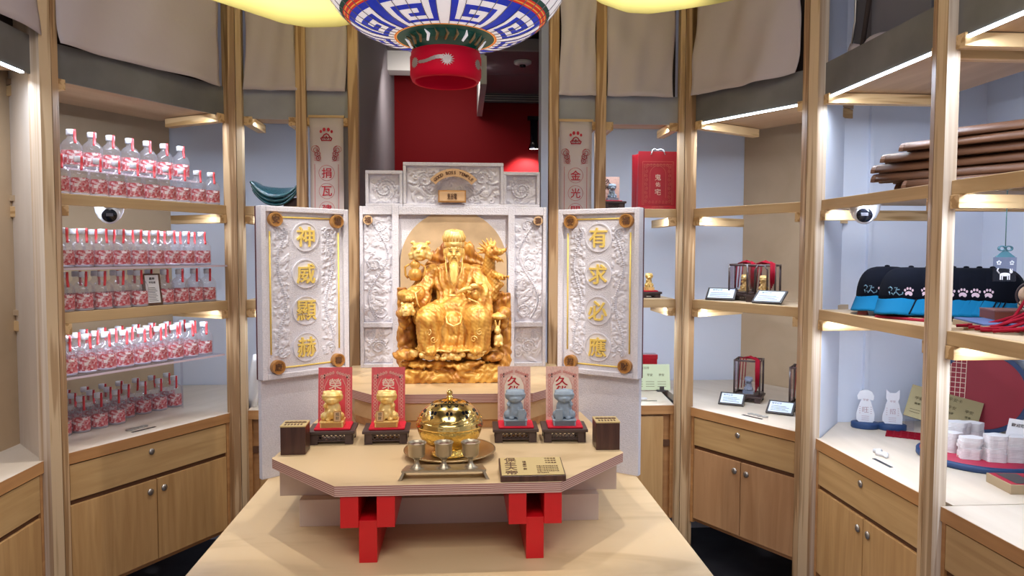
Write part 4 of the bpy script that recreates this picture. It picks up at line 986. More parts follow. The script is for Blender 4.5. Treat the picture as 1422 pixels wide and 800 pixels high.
for s in (-1, 1): g.tube([(s*.032, -.062, .455), (s*.030, -.070, .425), (s*.027, -.085, .395), (s*.018, -.098, .365)], [.0012, .0022, .0022, .0010], 6)
build('beard', g, FACE, st_)
g = G(); g.lathe([(.034, .482), (.0365, .483), (.0372, .500), (.0355, .502), (.0405, .512), (.0400, .526), (.033, .538), (.015, .544), (0, .545)], 30, T=Matrix.Translation((0, -.052, 0)))
for k in range(11):
    a = PI*(k/10); g.tube([(.037*math.cos(a), -.052-.037*math.sin(a), .502), (.041*math.cos(a), -.052-.041*math.sin(a), .518), (.030*math.cos(a), -.052-.030*math.sin(a), .539), (.008*math.cos(a), -.052-.008*math.sin(a), .547)], [.003, .0038, .0032, .002], 6)
g.ell((0, -.0915, .4925), (.011, .004, .006))
for s in (-1, 1): g.box(s*.034-.004, s*.034+.004, -.030, -.020, .485, .515)
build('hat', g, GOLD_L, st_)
g = G().lathe([(.066, .272), (.071, .273), (.071, .287), (.066, .288)], 36, T=Matrix.Translation((0, -.034, 0)) @ Matrix.Diagonal((1, .92, 1, 1))); g.ell((0, -.101, .280), (.009, .005, .009))
for k in range(7): g.ell((-.05+.0167*k, -.034-.066*math.sqrt(max(0, 1-((-.05+.0167*k)/.071)**2)), .280), (.004, .003, .004))
g.tube([(-.018, -.100, .272), (-.030, -.125, .240), (-.022, -.185, .215), (0, -.192, .205), (.022, -.185, .215), (.030, -.125, .240), (.018, -.100, .272)], .0035, 6)
build('belt', g, GOLD_L, st_)
g = G()
for s in (-1, 1):      # collar bands, hems and cloud embroidery
    g.tube([(s*.030, -.055, .418), (s*.026, -.075, .395), (s*.012, -.083, .360), (-s*.006, -.092, .318)], .0035, 6)
    g.tube([(s*.125, -.160, .115), (s*.090, -.200, .112), (s*.050, -.196, .122), (s*.010, -.190, .115)], .003, 6)
    for k in range(5): P = spiral(s*(.070+.020*(k % 2)), .160+.025*k, .013, 1.3, k, 12, s); g.tube([(x, -.199+.02*abs(abs(x)-.085)/.05+.004*k+(.010 if k > 3 else 0), z) for x, z in P], .0018, 5)
g.tube([(-.118, -.112, .330), (-.135, -.140, .318), (-.128, -.150, .285), (-.120, -.125, .262)], .0032, 6)
g.tube([(.050, -.145, .300), (.085, -.140, .285), (.115, -.150, .235), (.135, -.135, .185)], .0032, 6)
build('robe_trim', g, GOLD_L, st_)
# hands: palms with five curled fingers
def hand(name, c, sgn, ang):
    g = G(); M = Matrix.Translation(c) @ Matrix.Rotation(ang, 4, 'Z'); g.ell((0, 0, 0), (.013, .014, .006), T=M)
    for k in range(4):
        x = -.009+.006*k; l = (.017, .020, .019, .015)[k]
        g.tube([M @ Vector((x, -.009, .001)), M @ Vector((x, -.009-l*.55, .003)), M @ Vector((x, -.009-l*.9, -.003)), M @ Vector((x, -.006-l*.8, -.009))], [.0033, .0031, .0028, .0022], 6)
    g.tube([M @ Vector((sgn*.011, .004, 0)), M @ Vector((sgn*.018, -.006, .001)), M @ Vector((sgn*.016, -.014, -.003))], [.0036, .0032, .0024], 6)
    build(name, g, FACE, st_)
hand('hand', (-.158, -.150, .304), 1, .1); hand('hand', (.035, -.140, .326), -1, 1.1)
g = G(); g.tube([(.010, -.150, .318), (.035, -.158, .332), (.062, -.150, .338), (.088, -.140, .350)], [.005, .008, .007, .003], 8); g.ell((.072, -.152, .345), (.016, .010, .009)); g.ell((.094, -.142, .352), (.009, .007, .007)); g.ell((-.005, -.150, .310), (.014, .009, .006))
build('sceptre', g, GOLD_L, st_)
# throne and rocks
r = random.Random(4); g = G(); e = g.ell
for s in (-1, 1):
    for k in range(3): e((s*(.182+r.uniform(-.012, .008)), -.075+.03*(k % 3), .045+.062*k*.9), (.026, .035, .050), (r.uniform(-.2, .2), r.uniform(-.2, .2), 0))
    e((s*.180, -.115, .245), (.028, .040, .024)); e((s*.178, -.10, .215), (.022, .03, .03))
    for k in range(5): e((s*(.152+.012*math.sin(k)), -.02, .10+.05*k), (.022, .04, .042), (0, r.uniform(-.3, .3), 0))
    for k in range(5):
        x = s*(.042+.019*k); h = (.505, .495, .470, .440, .400)[k]+(.012 if s > 0 else -.01)*(k % 2); g.tube([(x, .03, .2), (x+s*.004, .034, .34), (x+s*.002*k, .03, h-.02), (x-s*.004, .028, h)], [.018, .016, .013, .005], 7)
    for x, h in ((s*.165, .300+.02*s), (s*.190, .325-.01*s), (s*.178, .285)):
        g.tube([(x, -.06 if abs(x) > .18 else -.03, .05), (x+.004, -.055, .18), (x, -.06 if abs(x) > .18 else -.04, h)], [.021, .018, .019], 8)
for k in range(8): e((-.14+.04*k, .03, .20+.03*math.sin(k)), (.03, .03, .12))
for k in range(34): e((r.uniform(-.185, .185), r.uniform(-.14, .02), r.uniform(.02, .105)), (r.uniform(.02, .05), r.uniform(.02, .035), r.uniform(.010, .022)), (r.uniform(-.2, .2), r.uniform(-.15, .15), 0))
def rock(co, no):
    x, y, z = co[:, 0], co[:, 1], co[:, 2]
    return .0035*np.sin(70*x+60*y+8*np.sin(30*z))*np.abs(no[:, 1])*(z > .12)+.0022*np.sin(210*z+9*np.sin(30*x))*(z < .12)+.001*np.sin(240*x)*np.sin(210*z)
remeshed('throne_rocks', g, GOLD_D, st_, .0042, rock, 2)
g = G(); e = g.ell; g.box(-.178, .172, -.165, .10, 0, .030)
for k in range(26): e((r.uniform(-.165, .16), -.150+r.uniform(-.01, .03), r.uniform(.028, .07)), (r.uniform(.025, .055), .022, r.uniform(.007, .013)), (0, r.uniform(-.12, .12), 0))
for k in range(9): e((-.16+.04*k, -.160, .016+.012*(k % 2)), (.034, .012, .010), (0, r.uniform(-.1, .1), 0))
remeshed('rock_base', g, GOLD, st_, .0036, rock, 2)
# tiger head with the gourd jar below, dragon with claw, turtle, rabbit
def tiger(name, c, s, parent, mat=GOLD_L):
    g = G(); e = g.ell; X, Y, Z = c
    e((X, Y, Z), (.034*s, .034*s, .031*s)); e((X-.004*s, Y-.030*s, Z-.010*s), (.020*s, .016*s, .013*s)); e((X-.004*s, Y-.030*s, Z-.024*s), (.015*s, .013*s, .006*s)); e((X-.004*s, Y-.044*s, Z-.002*s), (.007*s, .005*s, .004*s))
    for k in (-1, 1):
        e((X+k*.025*s, Y+.004*s, Z+.029*s), (.008*s, .005*s, .007*s)); e((X+k*.014*s-.003*s, Y-.030*s, Z+.013*s), (.009*s, .006*s, .004*s), (0, k*-.3, 0)); e((X+k*.028*s, Y-.012*s, Z-.014*s), (.011*s, .012*s, .014*s))
        e((X+k*.006*s-.004*s, Y-.040*s, Z-.020*s), (.0022*s, .0025*s, .006*s))
    def stripes(co, no): return .0012*np.sin(330*(co[:, 2]-Z)+120*np.abs(co[:, 0]-X))
    return remeshed(name, g, mat, parent, .0026*max(s, .7), stripes, 1)
tiger('tiger_head', (-.122, -.060, .466), 1.12, st_); tiger('tiger_armrest', (-.163, -.155, .262), .75, st_)
g = G().lathe([(0, .36), (.018, .362), (.026, .380), (.022, .398), (.012, .404), (.018, .412), (.019, .424), (.010, .432), (.006, .438), (0, .440)], 24, T=Matrix.Translation((-.140, -.085, 0)))
for k in (-1, 1): g.tube([(-.140+k*.020, -.085, .42), (-.140+k*.036, -.085, .41), (-.140+k*.034, -.085, .38), (-.140+k*.024, -.085, .37)], .004, 6)
build('gourd_jar', g, GOLD, st_)
build('tiger_eye', G().ell((-.1355, -.091, .478), (.0035, .003, .0022)).ell((-.1105, -.092, .478), (.0035, .003, .0022)), INK, st_)
g = G(); e = g.ell; X, Y, Z = .135, -.070, .468
e((X, Y, Z), (.026, .028, .022)); e((X+.024, Y-.020, Z-.002), (.024, .020, .014), (0, .12, 0)); e((X+.048, Y-.022, Z+.003), (.009, .011, .008)); e((X+.020, Y-.018, Z-.026), (.022, .016, .008), (0, .35, 0))
e((X+.008, Y-.022, Z+.014), (.011, .008, .008)); e((X+.012, Y+.006, Z+.012), (.012, .01, .009)); e((X-.004, Y-.018, Z-.008), (.015, .014, .016))
for k in range(7): a = 1.0+2.3*k/6; g.tube([(X+.018*math.cos(a), Y+.006, Z+.016*math.sin(a)), (X+.034*math.cos(a)-.004, Y+.008, Z+.034*math.sin(a)), (X+.044*math.cos(a)-.010, Y+.010, Z+.050*math.sin(a))], [.0065, .005, .0022], 6)
for k in range(4): g.tube([(X+.010+.010*k, Y-.012, Z-.030), (X+.012+.011*k, Y-.018, Z-.044)], [.004, .0016], 6)
g.tube([(X+.046, Y-.026, Z+.004), (X+.058, Y-.034, Z+.014), (X+.054, Y-.036, Z+.024)], [.003, .0024, .0016], 6)
cap((X-.004, Y+.012, Z-.02), (X-.008, -.045, .40), .020, .027); cap((X-.008, -.045, .40), (X+.018, -.060, .35), .024, .020); cap((X+.018, -.06, .35), (X+.010, -.06, .30), .020, .018); cap((X+.010, -.075, .385), (X+.042, -.100, .372), .013, .011)
for k in range(3): g.tube([(X+.036+.009*k, -.105, .375), (X+.038+.011*k, -.122, .378), (X+.040+.011*k, -.128, .366)], [.005, .004, .002], 6)
for k in range(4): e((X+.035-.012*k, -.07, .345-.012*k), (.014, .014, .012))
remeshed('dragon', g, GOLD, st_, .0026, lambda co, no: .0010*np.sin(420*co[:, 2])*np.sin(420*co[:, 0]), 1)
g = G(); e = g.ell; e((.158, -.145, .152), (.017, .020, .026)); e((.155, -.160, .186), (.012, .014, .012))
for k in (-1, 1): e((.155+k*.006, -.155, .208), (.0042, .0045, .018), (0, k*.15, 0)); e((.158+k*.010, -.162, .138), (.007, .012, .007))
remeshed('rabbit', g, GOLD_L, st_, .0025, None, 1)
g = G(); e = g.ell; e((-.012, -.158, .100), (.036, .028, .018)); e((.030, -.175, .103), (.013, .012, .010)); 
for k in (-1, 1): e((k*.026-.012, -.178, .090), (.013, .012, .007))
remeshed('turtle', g, GOLD_L, st_, .0028, lambda co, no: .0014*np.sin(360*co[:, 0])*np.sin(360*co[:, 1]+100*co[:, 2]), 1)
DSP = lambda co, no: .0012*np.sin(300*co[:, 0])*np.sin(300*co[:, 2])
for nm, parts in (('tortoise', [((-.085, -.160, .100), (.030, .020, .018)), ((-.110, -.175, .102), (.013, .013, .011)), ((-.060, -.172, .095), (.012, .014, .012))]), ('toad', [((-.140, -.150, .105), (.018, .016, .014)), ((-.148, -.160, .112), (.010, .010, .009))]),
                  ('lion_cub', [((.072, -.165, .100), (.026, .018, .016)), ((.096, -.170, .107), (.013, .013, .012))]), ('rock_ledge', [((.16, -.14, .235), (.03, .025, .012)), ((.165, -.13, .240), (.022, .02, .012))])):
    g = G()
    for c_, r_ in parts: g.ell(c_, r_)
    remeshed(nm, g, GOLD_L, st_, .003, DSP, 1)

# ================================================================= lantern
ln = thing('lantern', 'large hanging paper lantern with blue key pattern and red ring below', 'lantern', (-.042, 1.90, 1.866))
R1_, R2_ = .131, .250
def prof(q):      # q 0..1 from the small orange ring to the widest part, then up
    return q
PR_ = [(.0, .100), (.110, .103), (.131, .103), (.160, .106), (.190, .113), (.220, .126), (.250, .146), (.275, .170), (.300, .205), (.318, .250), (.325, .300), (.318, .350), (.300, .395), (.270, .435), (.220, .470), (.160, .49)]
def pat(t):       # smooth radius/height lookup
    k = min(int(t), len(PR_)-2); a = t-k; return (PR_[k][0]*(1-a)+PR_[k+1][0]*a, PR_[k][1]*(1-a)+PR_[k+1][1]*a)
CELL = ["BBBBBBBBB.", "B.......B.", "B.BBBBB.B.", "B.B...B.B.", "B.B.BBB.B.", "B.B.....B.", "B.BBBBBBB.", "B........."]
NS = 160; g = G()
rows = [(0, 2)]+[(2+4*j/8, 2+4*(j+1)/8) for j in range(8)]
def lface(t0, t1, k, m):
    a0, a1 = 2*PI*k/NS-PI/2, 2*PI*(k+1)/NS-PI/2; (r0, z0), (r1, z1) = pat(t0), pat(t1)
    g.add([(r0*math.cos(a0), r0*math.sin(a0), z0), (r0*math.cos(a1), r0*math.sin(a1), z0), (r1*math.cos(a1), r1*math.sin(a1), z1), (r1*math.cos(a0), r1*math.sin(a0), z1)], [(0, 1, 2, 3)], m, True)
for k in range(NS):
    c = (k % 20)//2; cell = (k//20); cc = 9-c if cell % 2 == 0 else c
    lface(0, 1, k, 2); lface(1, 1.72, k, 2); lface(1.72, 1.86, k, 4); lface(1.86, 1.96, k, 3); lface(1.96, 2.04, k, 4)
    for j in range(8):
        lface(2.04+3.72*j/8, 2.04+3.72*(j+1)/8, k, 0 if CELL[7-j][cc] == 'B' else 1)
    lface(5.76, 5.88, k, 3); lface(5.88, 5.96, k, 4); lface(5.96, 6.16, k, 3); lface(6.16, 6.24, k, 4); lface(6.24, 6.36, k, 3); lface(6.36, 6.70, k, 2)
    blot = (math.sin(k*2*PI/25) > .55)
    for j in range(12):
        a, b = 6.70+.69*j, 6.70+.69*(j+1)
        d = math.hypot(((k % 25)-12)/5.0, (j-2.6)/1.6); lface(a, min(b, 14.99), k, 0 if (d < 1 and not (d < .45)) else (3 if d < .3 else 1))
build('paper_shell', g, [BLUE, LWHITE, LGREEN, LRED, LORANGE], ln, recalc=False)
for k in range(40):
    a = 2*PI*(k+.5)/40; P = [(lambda r, z: ((r+.0012)*math.cos(a), (r+.0012)*math.sin(a), z-.0008))(*pat(2+i*.65)) for i in range(20)]
    build('rib', G().tube(P, .0011, 4), RIB, ln)
rg = build('red_ring', G().lathe([(.089, .075), (.0895, .066), (.092, .062), (.092, .016), (.087, .004), (.082, 0), (.079, .003), (.083, .014), (.086, .06), (.085, .075), (.089, .075)], 64), REDRING, ln); rg.location = (0, 0, -.009)
for k in range(6):
    g = G()         # silver sun and tail motifs
    a0 = -PI/2+.06+2*PI*k/6
    def cy(u, v): a = a0+u/.0925; return (.0927*math.cos(a), .0927*math.sin(a), .038+v)
    n = 15
    if k % 2 == 0:
        for i in range(n):
            q = 2*PI*i/n; g.add([cy(.009*math.cos(q-.25), .009*math.sin(q-.25)), cy(.019*math.cos(q+.12), .016*math.sin(q+.12)), cy(.009*math.cos(q+.25), .009*math.sin(q+.25)), cy(0, 0)], [(0, 1, 2, 3)])
        for i in range(7):
            g.add([cy(-.010-.010*i, .002*math.sin(i)-.001*i), cy(-.020-.010*i, .002*math.sin(i+1)-.001*i), cy(-.020-.010*i, .009-.0014*i+.002*math.sin(i+1)), cy(-.010-.010*i, .011-.0014*i+.002*math.sin(i))], [(0, 1, 2, 3)])
    else:
        for i in range(n):
            q = 2*PI*i/n; g.add([cy(.012*math.cos(q-.25), .010*math.sin(q-.25)), cy(.017*math.cos(q), .014*math.sin(q)), cy(.012*math.cos(q+.25), .010*math.sin(q+.25)), cy(0, 0)], [(0, 1, 2, 3)])
    build('silver_motif', g, SILVER, rg, recalc=False)
build('wire_fringe', G().lathe([(.080, .088), (.094, .098), (.100, .104), (.090, .102)], 40), LGREEN, ln)
for k in range(24):
    a = 2*PI*k/24; build('fringe_leaf', G().tube([(.086*math.cos(a), .086*math.sin(a), .078), (.094*math.cos(a+.08), .094*math.sin(a+.08), .092), (.104*math.cos(a+.02), .104*math.sin(a+.02), .101)], [.003, .0045, .001], 5), BRASS_OLD if k % 4 else LWHITE, ln)
build('hanger', G().tube([(0, 0, .48), (0, 0, 1.12)], .004, 6), DARKBR, ln)

# yellow cloth swags
def swag(label, pts, x1, z1):
    o = pts[0]; t = thing('yellow_swag', label, 'cloth', (o[0], o[1], o[2])); g = G(); P = []; n = len(pts)
    for j in range(13):
        b = j/12; row = []
        for i in range(33):
            q = i/32*(n-1); k = min(int(q), n-2); a = q-k; a = a*a*(3-2*a) if False else a
            x, y, z = [pts[k][c]*(1-a)+pts[k+1][c]*a for c in range(3)]
            row.append((x-o[0], y-o[1]+.012*math.sin(i*.55+b*3)*b+.02*b, (z+(z1-z)*b)-o[2]))
        P.append(row)
    g.grid(P); build('cloth', g, YELLOW, t, solid=.002)
swag('yellow cloth swag hanging at the top left of the lantern', [(-.80, 2.2, 2.172), (-.705, 2.2, 2.146), (-.62, 2.2, 2.120), (-.53, 2.2, 2.092), (-.45, 2.19, 2.078), (-.36, 2.17, 2.076), (-.28, 2.15, 2.088), (-.20, 2.12, 2.12)], 0, 2.75)
swag('yellow cloth swag hanging at the top right of the lantern', [(.25, 2.12, 2.26), (.34, 2.15, 2.20), (.42, 2.18, 2.165), (.50, 2.2, 2.148), (.57, 2.2, 2.146), (.66, 2.2, 2.160), (.76, 2.2, 2.178), (.90, 2.2, 2.21)], 0, 2.75)

# ================================================================= right bays: cases, signs, cut-outs
def price_sign(x, y, z, rz, label, w=.118, d=.075, tilt=.62):
    t = thing('price_sign', label, 'sign', (x, y, z), rz); M = Matrix.Rotation(tilt, 4, 'X')
    M = Matrix.Translation((0, 0, .004)) @ M
    build('frame', G().box(-w/2, w/2, 0, d, -.003, .004, T=M), FRAMED, t, bevel=.001)
    sh = build('card', G().box(-w/2+.008, w/2-.008, .008, d-.008, .003, .0046, T=M), SCREEN, t)
    F = M @ Matrix.Translation((0, 0, .0049)) @ Matrix.Rotation(-PI/2, 4, 'X'); g = G()
    g.mesh(text('御守公仔', .009, .0002), 0, F @ TR(-.018, 0, d-.017))
    for k in range(4): g.box(-w/2+.016, w/2-.020-.012*(k % 2), -.0003, .0003, .016+.0075*k, .0175+.0075*k, T=F)
    build('lettering', g, INK, sh)
    build('easel_leg', G().box(-.012, .012, d*math.cos(tilt)*.8, d*math.cos(tilt)*.8+.004, 0, d*math.sin(tilt)*.8), FRAMED, t)
def lantern_case(x, y, z, rz, label, mat, H=.165, W=.115, round_=False):
    t = thing('display_case', label, 'display case', (x, y, z), rz)
    carved_stand(t, W, W*.9, .030, STAND); z0 = .030; z1 = H; d = W*.42; w = W*.46
    g = G(); fr = .0045
    for sx_ in (-1, 1):
        for sy_ in (-1, 1): g.tube([(sx_*w, sy_*d, z0), (sx_*w, sy_*d, z1)], fr, 6)
    for zz in (z0+.004, z1-.004):
        for s_ in (-1, 1): g.tube([(-w, s_*d, zz), (w, s_*d, zz)], fr, 6); g.tube([(s_*w, -d, zz), (s_*w, d, zz)], fr, 6)
    if round_:
        for s_ in (-1, 1): g.tube([(s_*w*.45, -d-.002, z0), (s_*w*.45, -d-.002, z1-.02), (s_*w*.25, -d-.002, z1-.006)], fr*.8, 6)
    build('case_frame', g, STAND, t)
    g = G(); 
    for s_ in (-1, 1): g.box(s_*w-.0006, s_*w+.0006, -d, d, z0, z1)
    g.box(-w, w, -d-.0006, -d+.0006, z0, z1); build('glass_panes', g, ACRYL, t)
    build('pedestal', G().box(-.022, .022, -.020, .020, z0, z0+.016), mat, t, bevel=.001)
    animal_copy(t, .0225, mat, Matrix.Translation((0, 0, z0+.016)))
    g = G()
    for k in range(4): g.tube([(-.03+.01*k, .0, z1+.002), (.0+.010*k, -.02, z1+.010+.004*math.sin(k*2)), (.038+.003*k, -d-.004, z1+.004)], [.002, .0042, .003], 6)
    for k in range(4): g.tube([(.038+.004*k, -d-.005, z1+.006), (.037+.005*k, -d-.010, z1-.04), (.038+.004*k, -d-.008, z0+.02+.008*k)], [.0038, .0030, .0020], 6)
    for k in range(3): g.tube([(-w+.012+.012*k, d*.6, z1), (-w+.006+.012*k, d*.5, z0+.02)], .0026, 6)
    build('red_ribbon', g, REDCORD, t)
    return t
def atb(bay, u, d): return bay.at(u, d)[:2]
x, y = atb(BR, .135, .165); lantern_case(x, y, ZB, -.62, 'left glass case with a gold figurine and red ribbon on the middle shelf', GOLD_L, .150)
x, y = atb(BR, .245, .140); lantern_case(x, y, ZB, -.62, 'right glass case with a gold figurine and red ribbons on the middle shelf', GOLD_L, .150, round_=True)
x, y = 1.255, 3.06; lantern_case(x, y, ZC, -.55, 'glass case with a grey figurine and red ribbon, fully visible on the counter', GREYST, .185, .115)
x, y = 1.405, 2.84; lantern_case(x, y, ZC, -.62, 'glass case with a grey figurine half hidden behind the pine post', GREYST, .185, .115)
x, y = atb(BR, .105, .045); price_sign(x, y, ZB, -.55, 'white price card in a dark frame left of the gold figurine cases')
x, y = atb(BR, .335, .035); price_sign(x, y, ZB, -.85, 'white price card in a dark frame right of the gold figurine cases')
x, y = 1.135, 2.955; price_sign(x, y, ZC, -.55, 'white price card in a dark frame left of the fully visible grey figurine case', .105, .070)
x, y = 1.265, 2.775; price_sign(x, y, ZC, -.65, 'white price card in a dark frame between the two grey figurine cases', .105, .070)

t = thing('gold_figurine', 'small gold figurine on a dark stand on the shelf right of the altar', 'figurine', (.815, 3.10, ZB), 0)
carved_stand(t, .085, .07, .026); build('red_pad', G().box(-.034, .034, -.028, .028, .026, .031), VELVET, t, bevel=.001)
build('pedestal', G().box(-.020, .020, -.018, .018, .031, .046), GOLD_L, t, bevel=.001); animal_copy(t, .0225, GOLD_L, Matrix.Translation((0, 0, .046)))
t = thing('boxed_figurine', 'small grey figurine with a pink card on a dark stand, beside the red gift bag', 'figurine', (.640, 3.06, ZA), 0)
carved_stand(t, .095, .07, .034); build('red_pad', G().box(-.038, .038, -.028, .028, .034, .038), VELVET, t, bevel=.001)
c = build('backing_card', G().box(-.034, .036, .020, .022, .036, .142), CARD_P, t); build('lettering', G().mesh(text('久', .022, .0003, .02), 0, TR(-.014, .0185, .122)).mesh(text('伴', .020, .0003, .02), 0, TR(-.018, .0185, .098)), INK, c)
build('pedestal', G().box(-.024, .024, -.018, .012, .038, .050), GREYST, t, bevel=.001); animal_copy(t, .0225, GREYST, Matrix.Translation((0, 0, .050)))
t = thing('green_price_board', 'pale yellow green notice board leaning on a small black easel, right of the altar', 'sign', (.86, 3.30, ZC), -.05); M = Matrix.Rotation(-.22, 4, 'X')
bd_ = build('board', G().box(-.13, .115, 0, .003, .004, .125, T=M), plain('pale_green_card', (.60, .66, .42), .6), t)
g = G().mesh(text('神明加持', .013, .0003), 0, M @ TR(-.01, -.001, .108)); 
for k in range(4):
    g.mesh(text('平安', .013, .0003), 0, M @ TR(-.09+.055*k, -.001, .075)); 
    for q in range(3): g.box(-.11+.055*k, -.07+.055*k, -.0012, -.0004, .020+.011*q, .0225+.011*q, T=M)
build('lettering', g, plain('olive_ink', (.22, .22, .12), .6), bd_)
build('easel', G().box(.050, .090, -.02, .03, 0, .006).box(.060, .080, -.022, -.016, 0, .024), FRAMED, t)
t = thing('red_box', 'glossy red box behind the pale green notice board', 'box', (.87, 3.42, ZC), -.05); build('box_body', G().box(-.10, .075, 0, .06, 0, .14), plain('glossy_red', (.42, .01, .02), .15, coat=.6), t, bevel=.004); build('box_lid', G().box(-.102, .077, -.002, .062, .13, .155), plain('glossy_red_lid', (.46, .012, .025), .12, coat=.6), t, bevel=.004)
t = thing('white_sheet', 'white folded sheet standing left of the altar behind the stone wing', 'paper', (-.84, 3.05, ZC)); build('sheet', G().grid([[(-.03+.06*i/6+.05*(1-j/6)*(-1), .01*math.sin(i), .22*j/6) for i in range(7)] for j in range(7)]), PAPER, t, solid=.001)
t = thing('white_disc', 'small white disc lying on the counter strip right of the altar', 'charm', (.80, 3.12, ZC)); build('disc', G().lathe([(0, 0), (.018, 0), (.018, .004), (0, .005)], 20), CAMW, t); build('slot', G().box(-.03, .05, -.05, -.04, 0, .0012), BLACK, t)

# brown wooden roof tiles, stacked as a long bundle
bx, by = atb(BS, .575, .115)
n = 0
rows_ = [(0, 0, .027, 0), (0, 0, .054, 1), (0, 0, .082, 2), (0, 0, .110, 3), (0, 0, .137, 4), (0, 0, .162, 5)]; LENS = [.42, .54, .64, .60, .48, .34]
places = ['lowest', 'second lowest', 'third lowest', 'third highest', 'second highest', 'highest']
sides = ['front', 'middle', 'back']
for q, (x0, dx, z, k) in enumerate(rows_):
    for m in range(3):
        L_ = LENS[q]+.05*math.sin(q*2+m)-.05*abs(m-1)
        t = thing('wooden_roof_tile', 'long brown half-round wooden tile, %s layer of the bundle, %s position' % (places[q], sides[m]), 'tile', (bx+.045+.040*(m)-.02+.008*q, by+.03*math.sin(q+m), ZA+.0+z-.026), -PI/2+.55-.05*m+.02*math.sin(3*q+m), 'bundle of brown wooden roof tiles')
        g = G(); P = []
        for i in range(9):
            a = PI*i/8; P.append([(x, .026*math.cos(a), .024*math.sin(a)) for x in np.linspace(-L_/2, L_/2, 5)])
        g.grid(P); build('tile_body', g, TILEW, t, solid=.006)
        for s_ in (-1, 1):
            build('end_lip', G().add([(s_*(L_/2)+o_, r_*math.cos(PI*i/8), r_*.85*math.sin(PI*i/8)) for o_ in (-.006, .006) for r_ in (.031, .019) for i in range(9)],
                [(a*18+b, a*18+b+1, a*18+b+10, a*18+b+9) for a in (0, 1) for b in range(8)]+[(b, b+1, b+19, b+18) for b in list(range(8))]+[(9+b, 10+b, 28+b, 27+b) for b in range(8)]), TILEW, t)
# caps
def cap_hat(u, d, rz, label, first=None):
    x, y = atb(BS, u, d); t = thing('baseball_cap', label, 'cap', (x, y, ZB), rz)
    g = G(); P = []
    for j in range(11):
        b = j/10; row = []
        for i in range(33):
            a = 2*PI*i/32; r_ = math.cos(b*PI/2)**.55; row.append((.088*r_*math.cos(a), .100*r_*math.sin(a)+.01, .052+.100*math.sin(b*PI/2)))
        P.append(row)
    g.grid(P); cr = build('crown', g, NAVY, t, solid=.002)
    g = G(); P = []
    for j in range(9):
        b = j/8; row = []
        for i in range(19):
            a = (i/18-.5)*2; row.append((.084*a*(1-.04*b), -.085*math.sqrt(max(0, 1-a*a*.92))-.085*b*(1-.35*a*a)+.004, .052-.042*b+.012*(1-abs(a))*(1-.3*b)-.0))
        P.append(row)
    g.grid(P); br = build('brim', g, CAPBLUE, t, solid=.004)
    g = G()
    for k in range(3): g.tube([(x_+.0, y_, z_+.0035) for x_, y_, z_ in [P[j][15-k*1] for j in range(9)]], .0022 if k != 1 else .0014, 5)
    build('brim_stripe', g, NAVY, br)
    g = G(); rr = .0895
    def cc(uu, v): a = -PI/2+uu/.1; return (.0905*math.cos(a), .0925*math.sin(a)*1.1+.012, .075+v)
    for aa, (ox, oz) in enumerate(((-.011, .010), (-.004, .015), (.004, .015), (.011, .010))):
        g.add([cc(.020+ox+.0032*math.cos(q), oz+.0042*math.sin(q)) for q in np.linspace(0, 2*PI, 9)[:-1]], [tuple(range(8))])
    g.add([cc(.020+.011*math.cos(q), -.001+.008*math.sin(q)) for q in np.linspace(0, 2*PI, 15)[:-1]], [tuple(range(14))])
    build('paw_embroidery', g, plain('embroidery_pink', (.75, .55, .62), .8) if 'embroidery_pink' not in bpy.data.materials else bpy.data.materials['embroidery_pink'], cr, recalc=False)
    g = G()
    for s2, P_ in enumerate(([(-.052, .014), (-.046, .018), (-.038, .014), (-.042, .006)], [(-.030, .016), (-.022, .017), (-.026, .004), (-.014, -.006), (-.004, -.002), (-.004, .004)], [(-.040, .000), (-.034, -.006), (-.028, .002)], [(-.026, .010), (-.014, .011)], [(-.050, .004), (-.046, -.006)])):
        g.tube([cc(a_+.006, b_) for a_, b_ in P_], .0017, 5)
    build('script_embroidery', g, plain('embroidery_blue', (.14, .24, .30), .8) if 'embroidery_blue' not in bpy.data.materials else bpy.data.materials['embroidery_blue'], cr)
    build('top_button', G().ell((0, .01, .154), (.008, .008, .004)), NAVY, cr)
    return t
c0 = cap_hat(.145, .150, -.85, 'front blue-brimmed black cap at the left end of the row')
for k in range(7):
    x, y = atb(BS, .265+.0, .155); x += .028*k*1.0; y = 2.417-.265-.018*k
    c = dup(c0, (x+.015*(k > 0), y, ZB+.0), -.80-.02*k, ['blue-brimmed black cap just left of the rightmost pine post', 'second nested black cap seen right of the post', 'third nested black cap right of the post', 'fourth nested black cap right of the post', 'fifth nested black cap right of the post', 'sixth nested black cap right of the post', 'last nested black cap, farthest right below the hanging charm'][k], 'row of nested black caps')
c0['group'] = 'row of nested black caps'
x, y = atb(BS, .215, .030); t = thing('red_tag', 'tiny red paper tag standing in front of the first cap brim', 'tag', (x, y, ZB), -.9)
build('tag_fold', G().add([(-.014, 0, 0), (.014, 0, 0), (.014, .010, .013), (-.014, .010, .013), (.014, .020, 0), (-.014, .020, 0)], [(0, 1, 2, 3), (3, 2, 4, 5)]), plain('tag_red', (.66, .16, .13), .6), t, solid=.0008)
x, y = atb(BS, .39, .075); t = thing('red_pouch', 'flat dark red and gold pouch lying under the second cap brim', 'pouch', (x, y, ZB), -1.2)
g = G(); g.box(-.10, .06, -.02, .05, .0, .008); build('pouch_body', g, REDFELT, t, bevel=.003); build('gold_embroidery', G().ell((.03, -.005, .0085), (.018, .008, .0015)).ell((.01, -.008, .0085), (.009, .005, .0015)), BRASS_OLD, t)

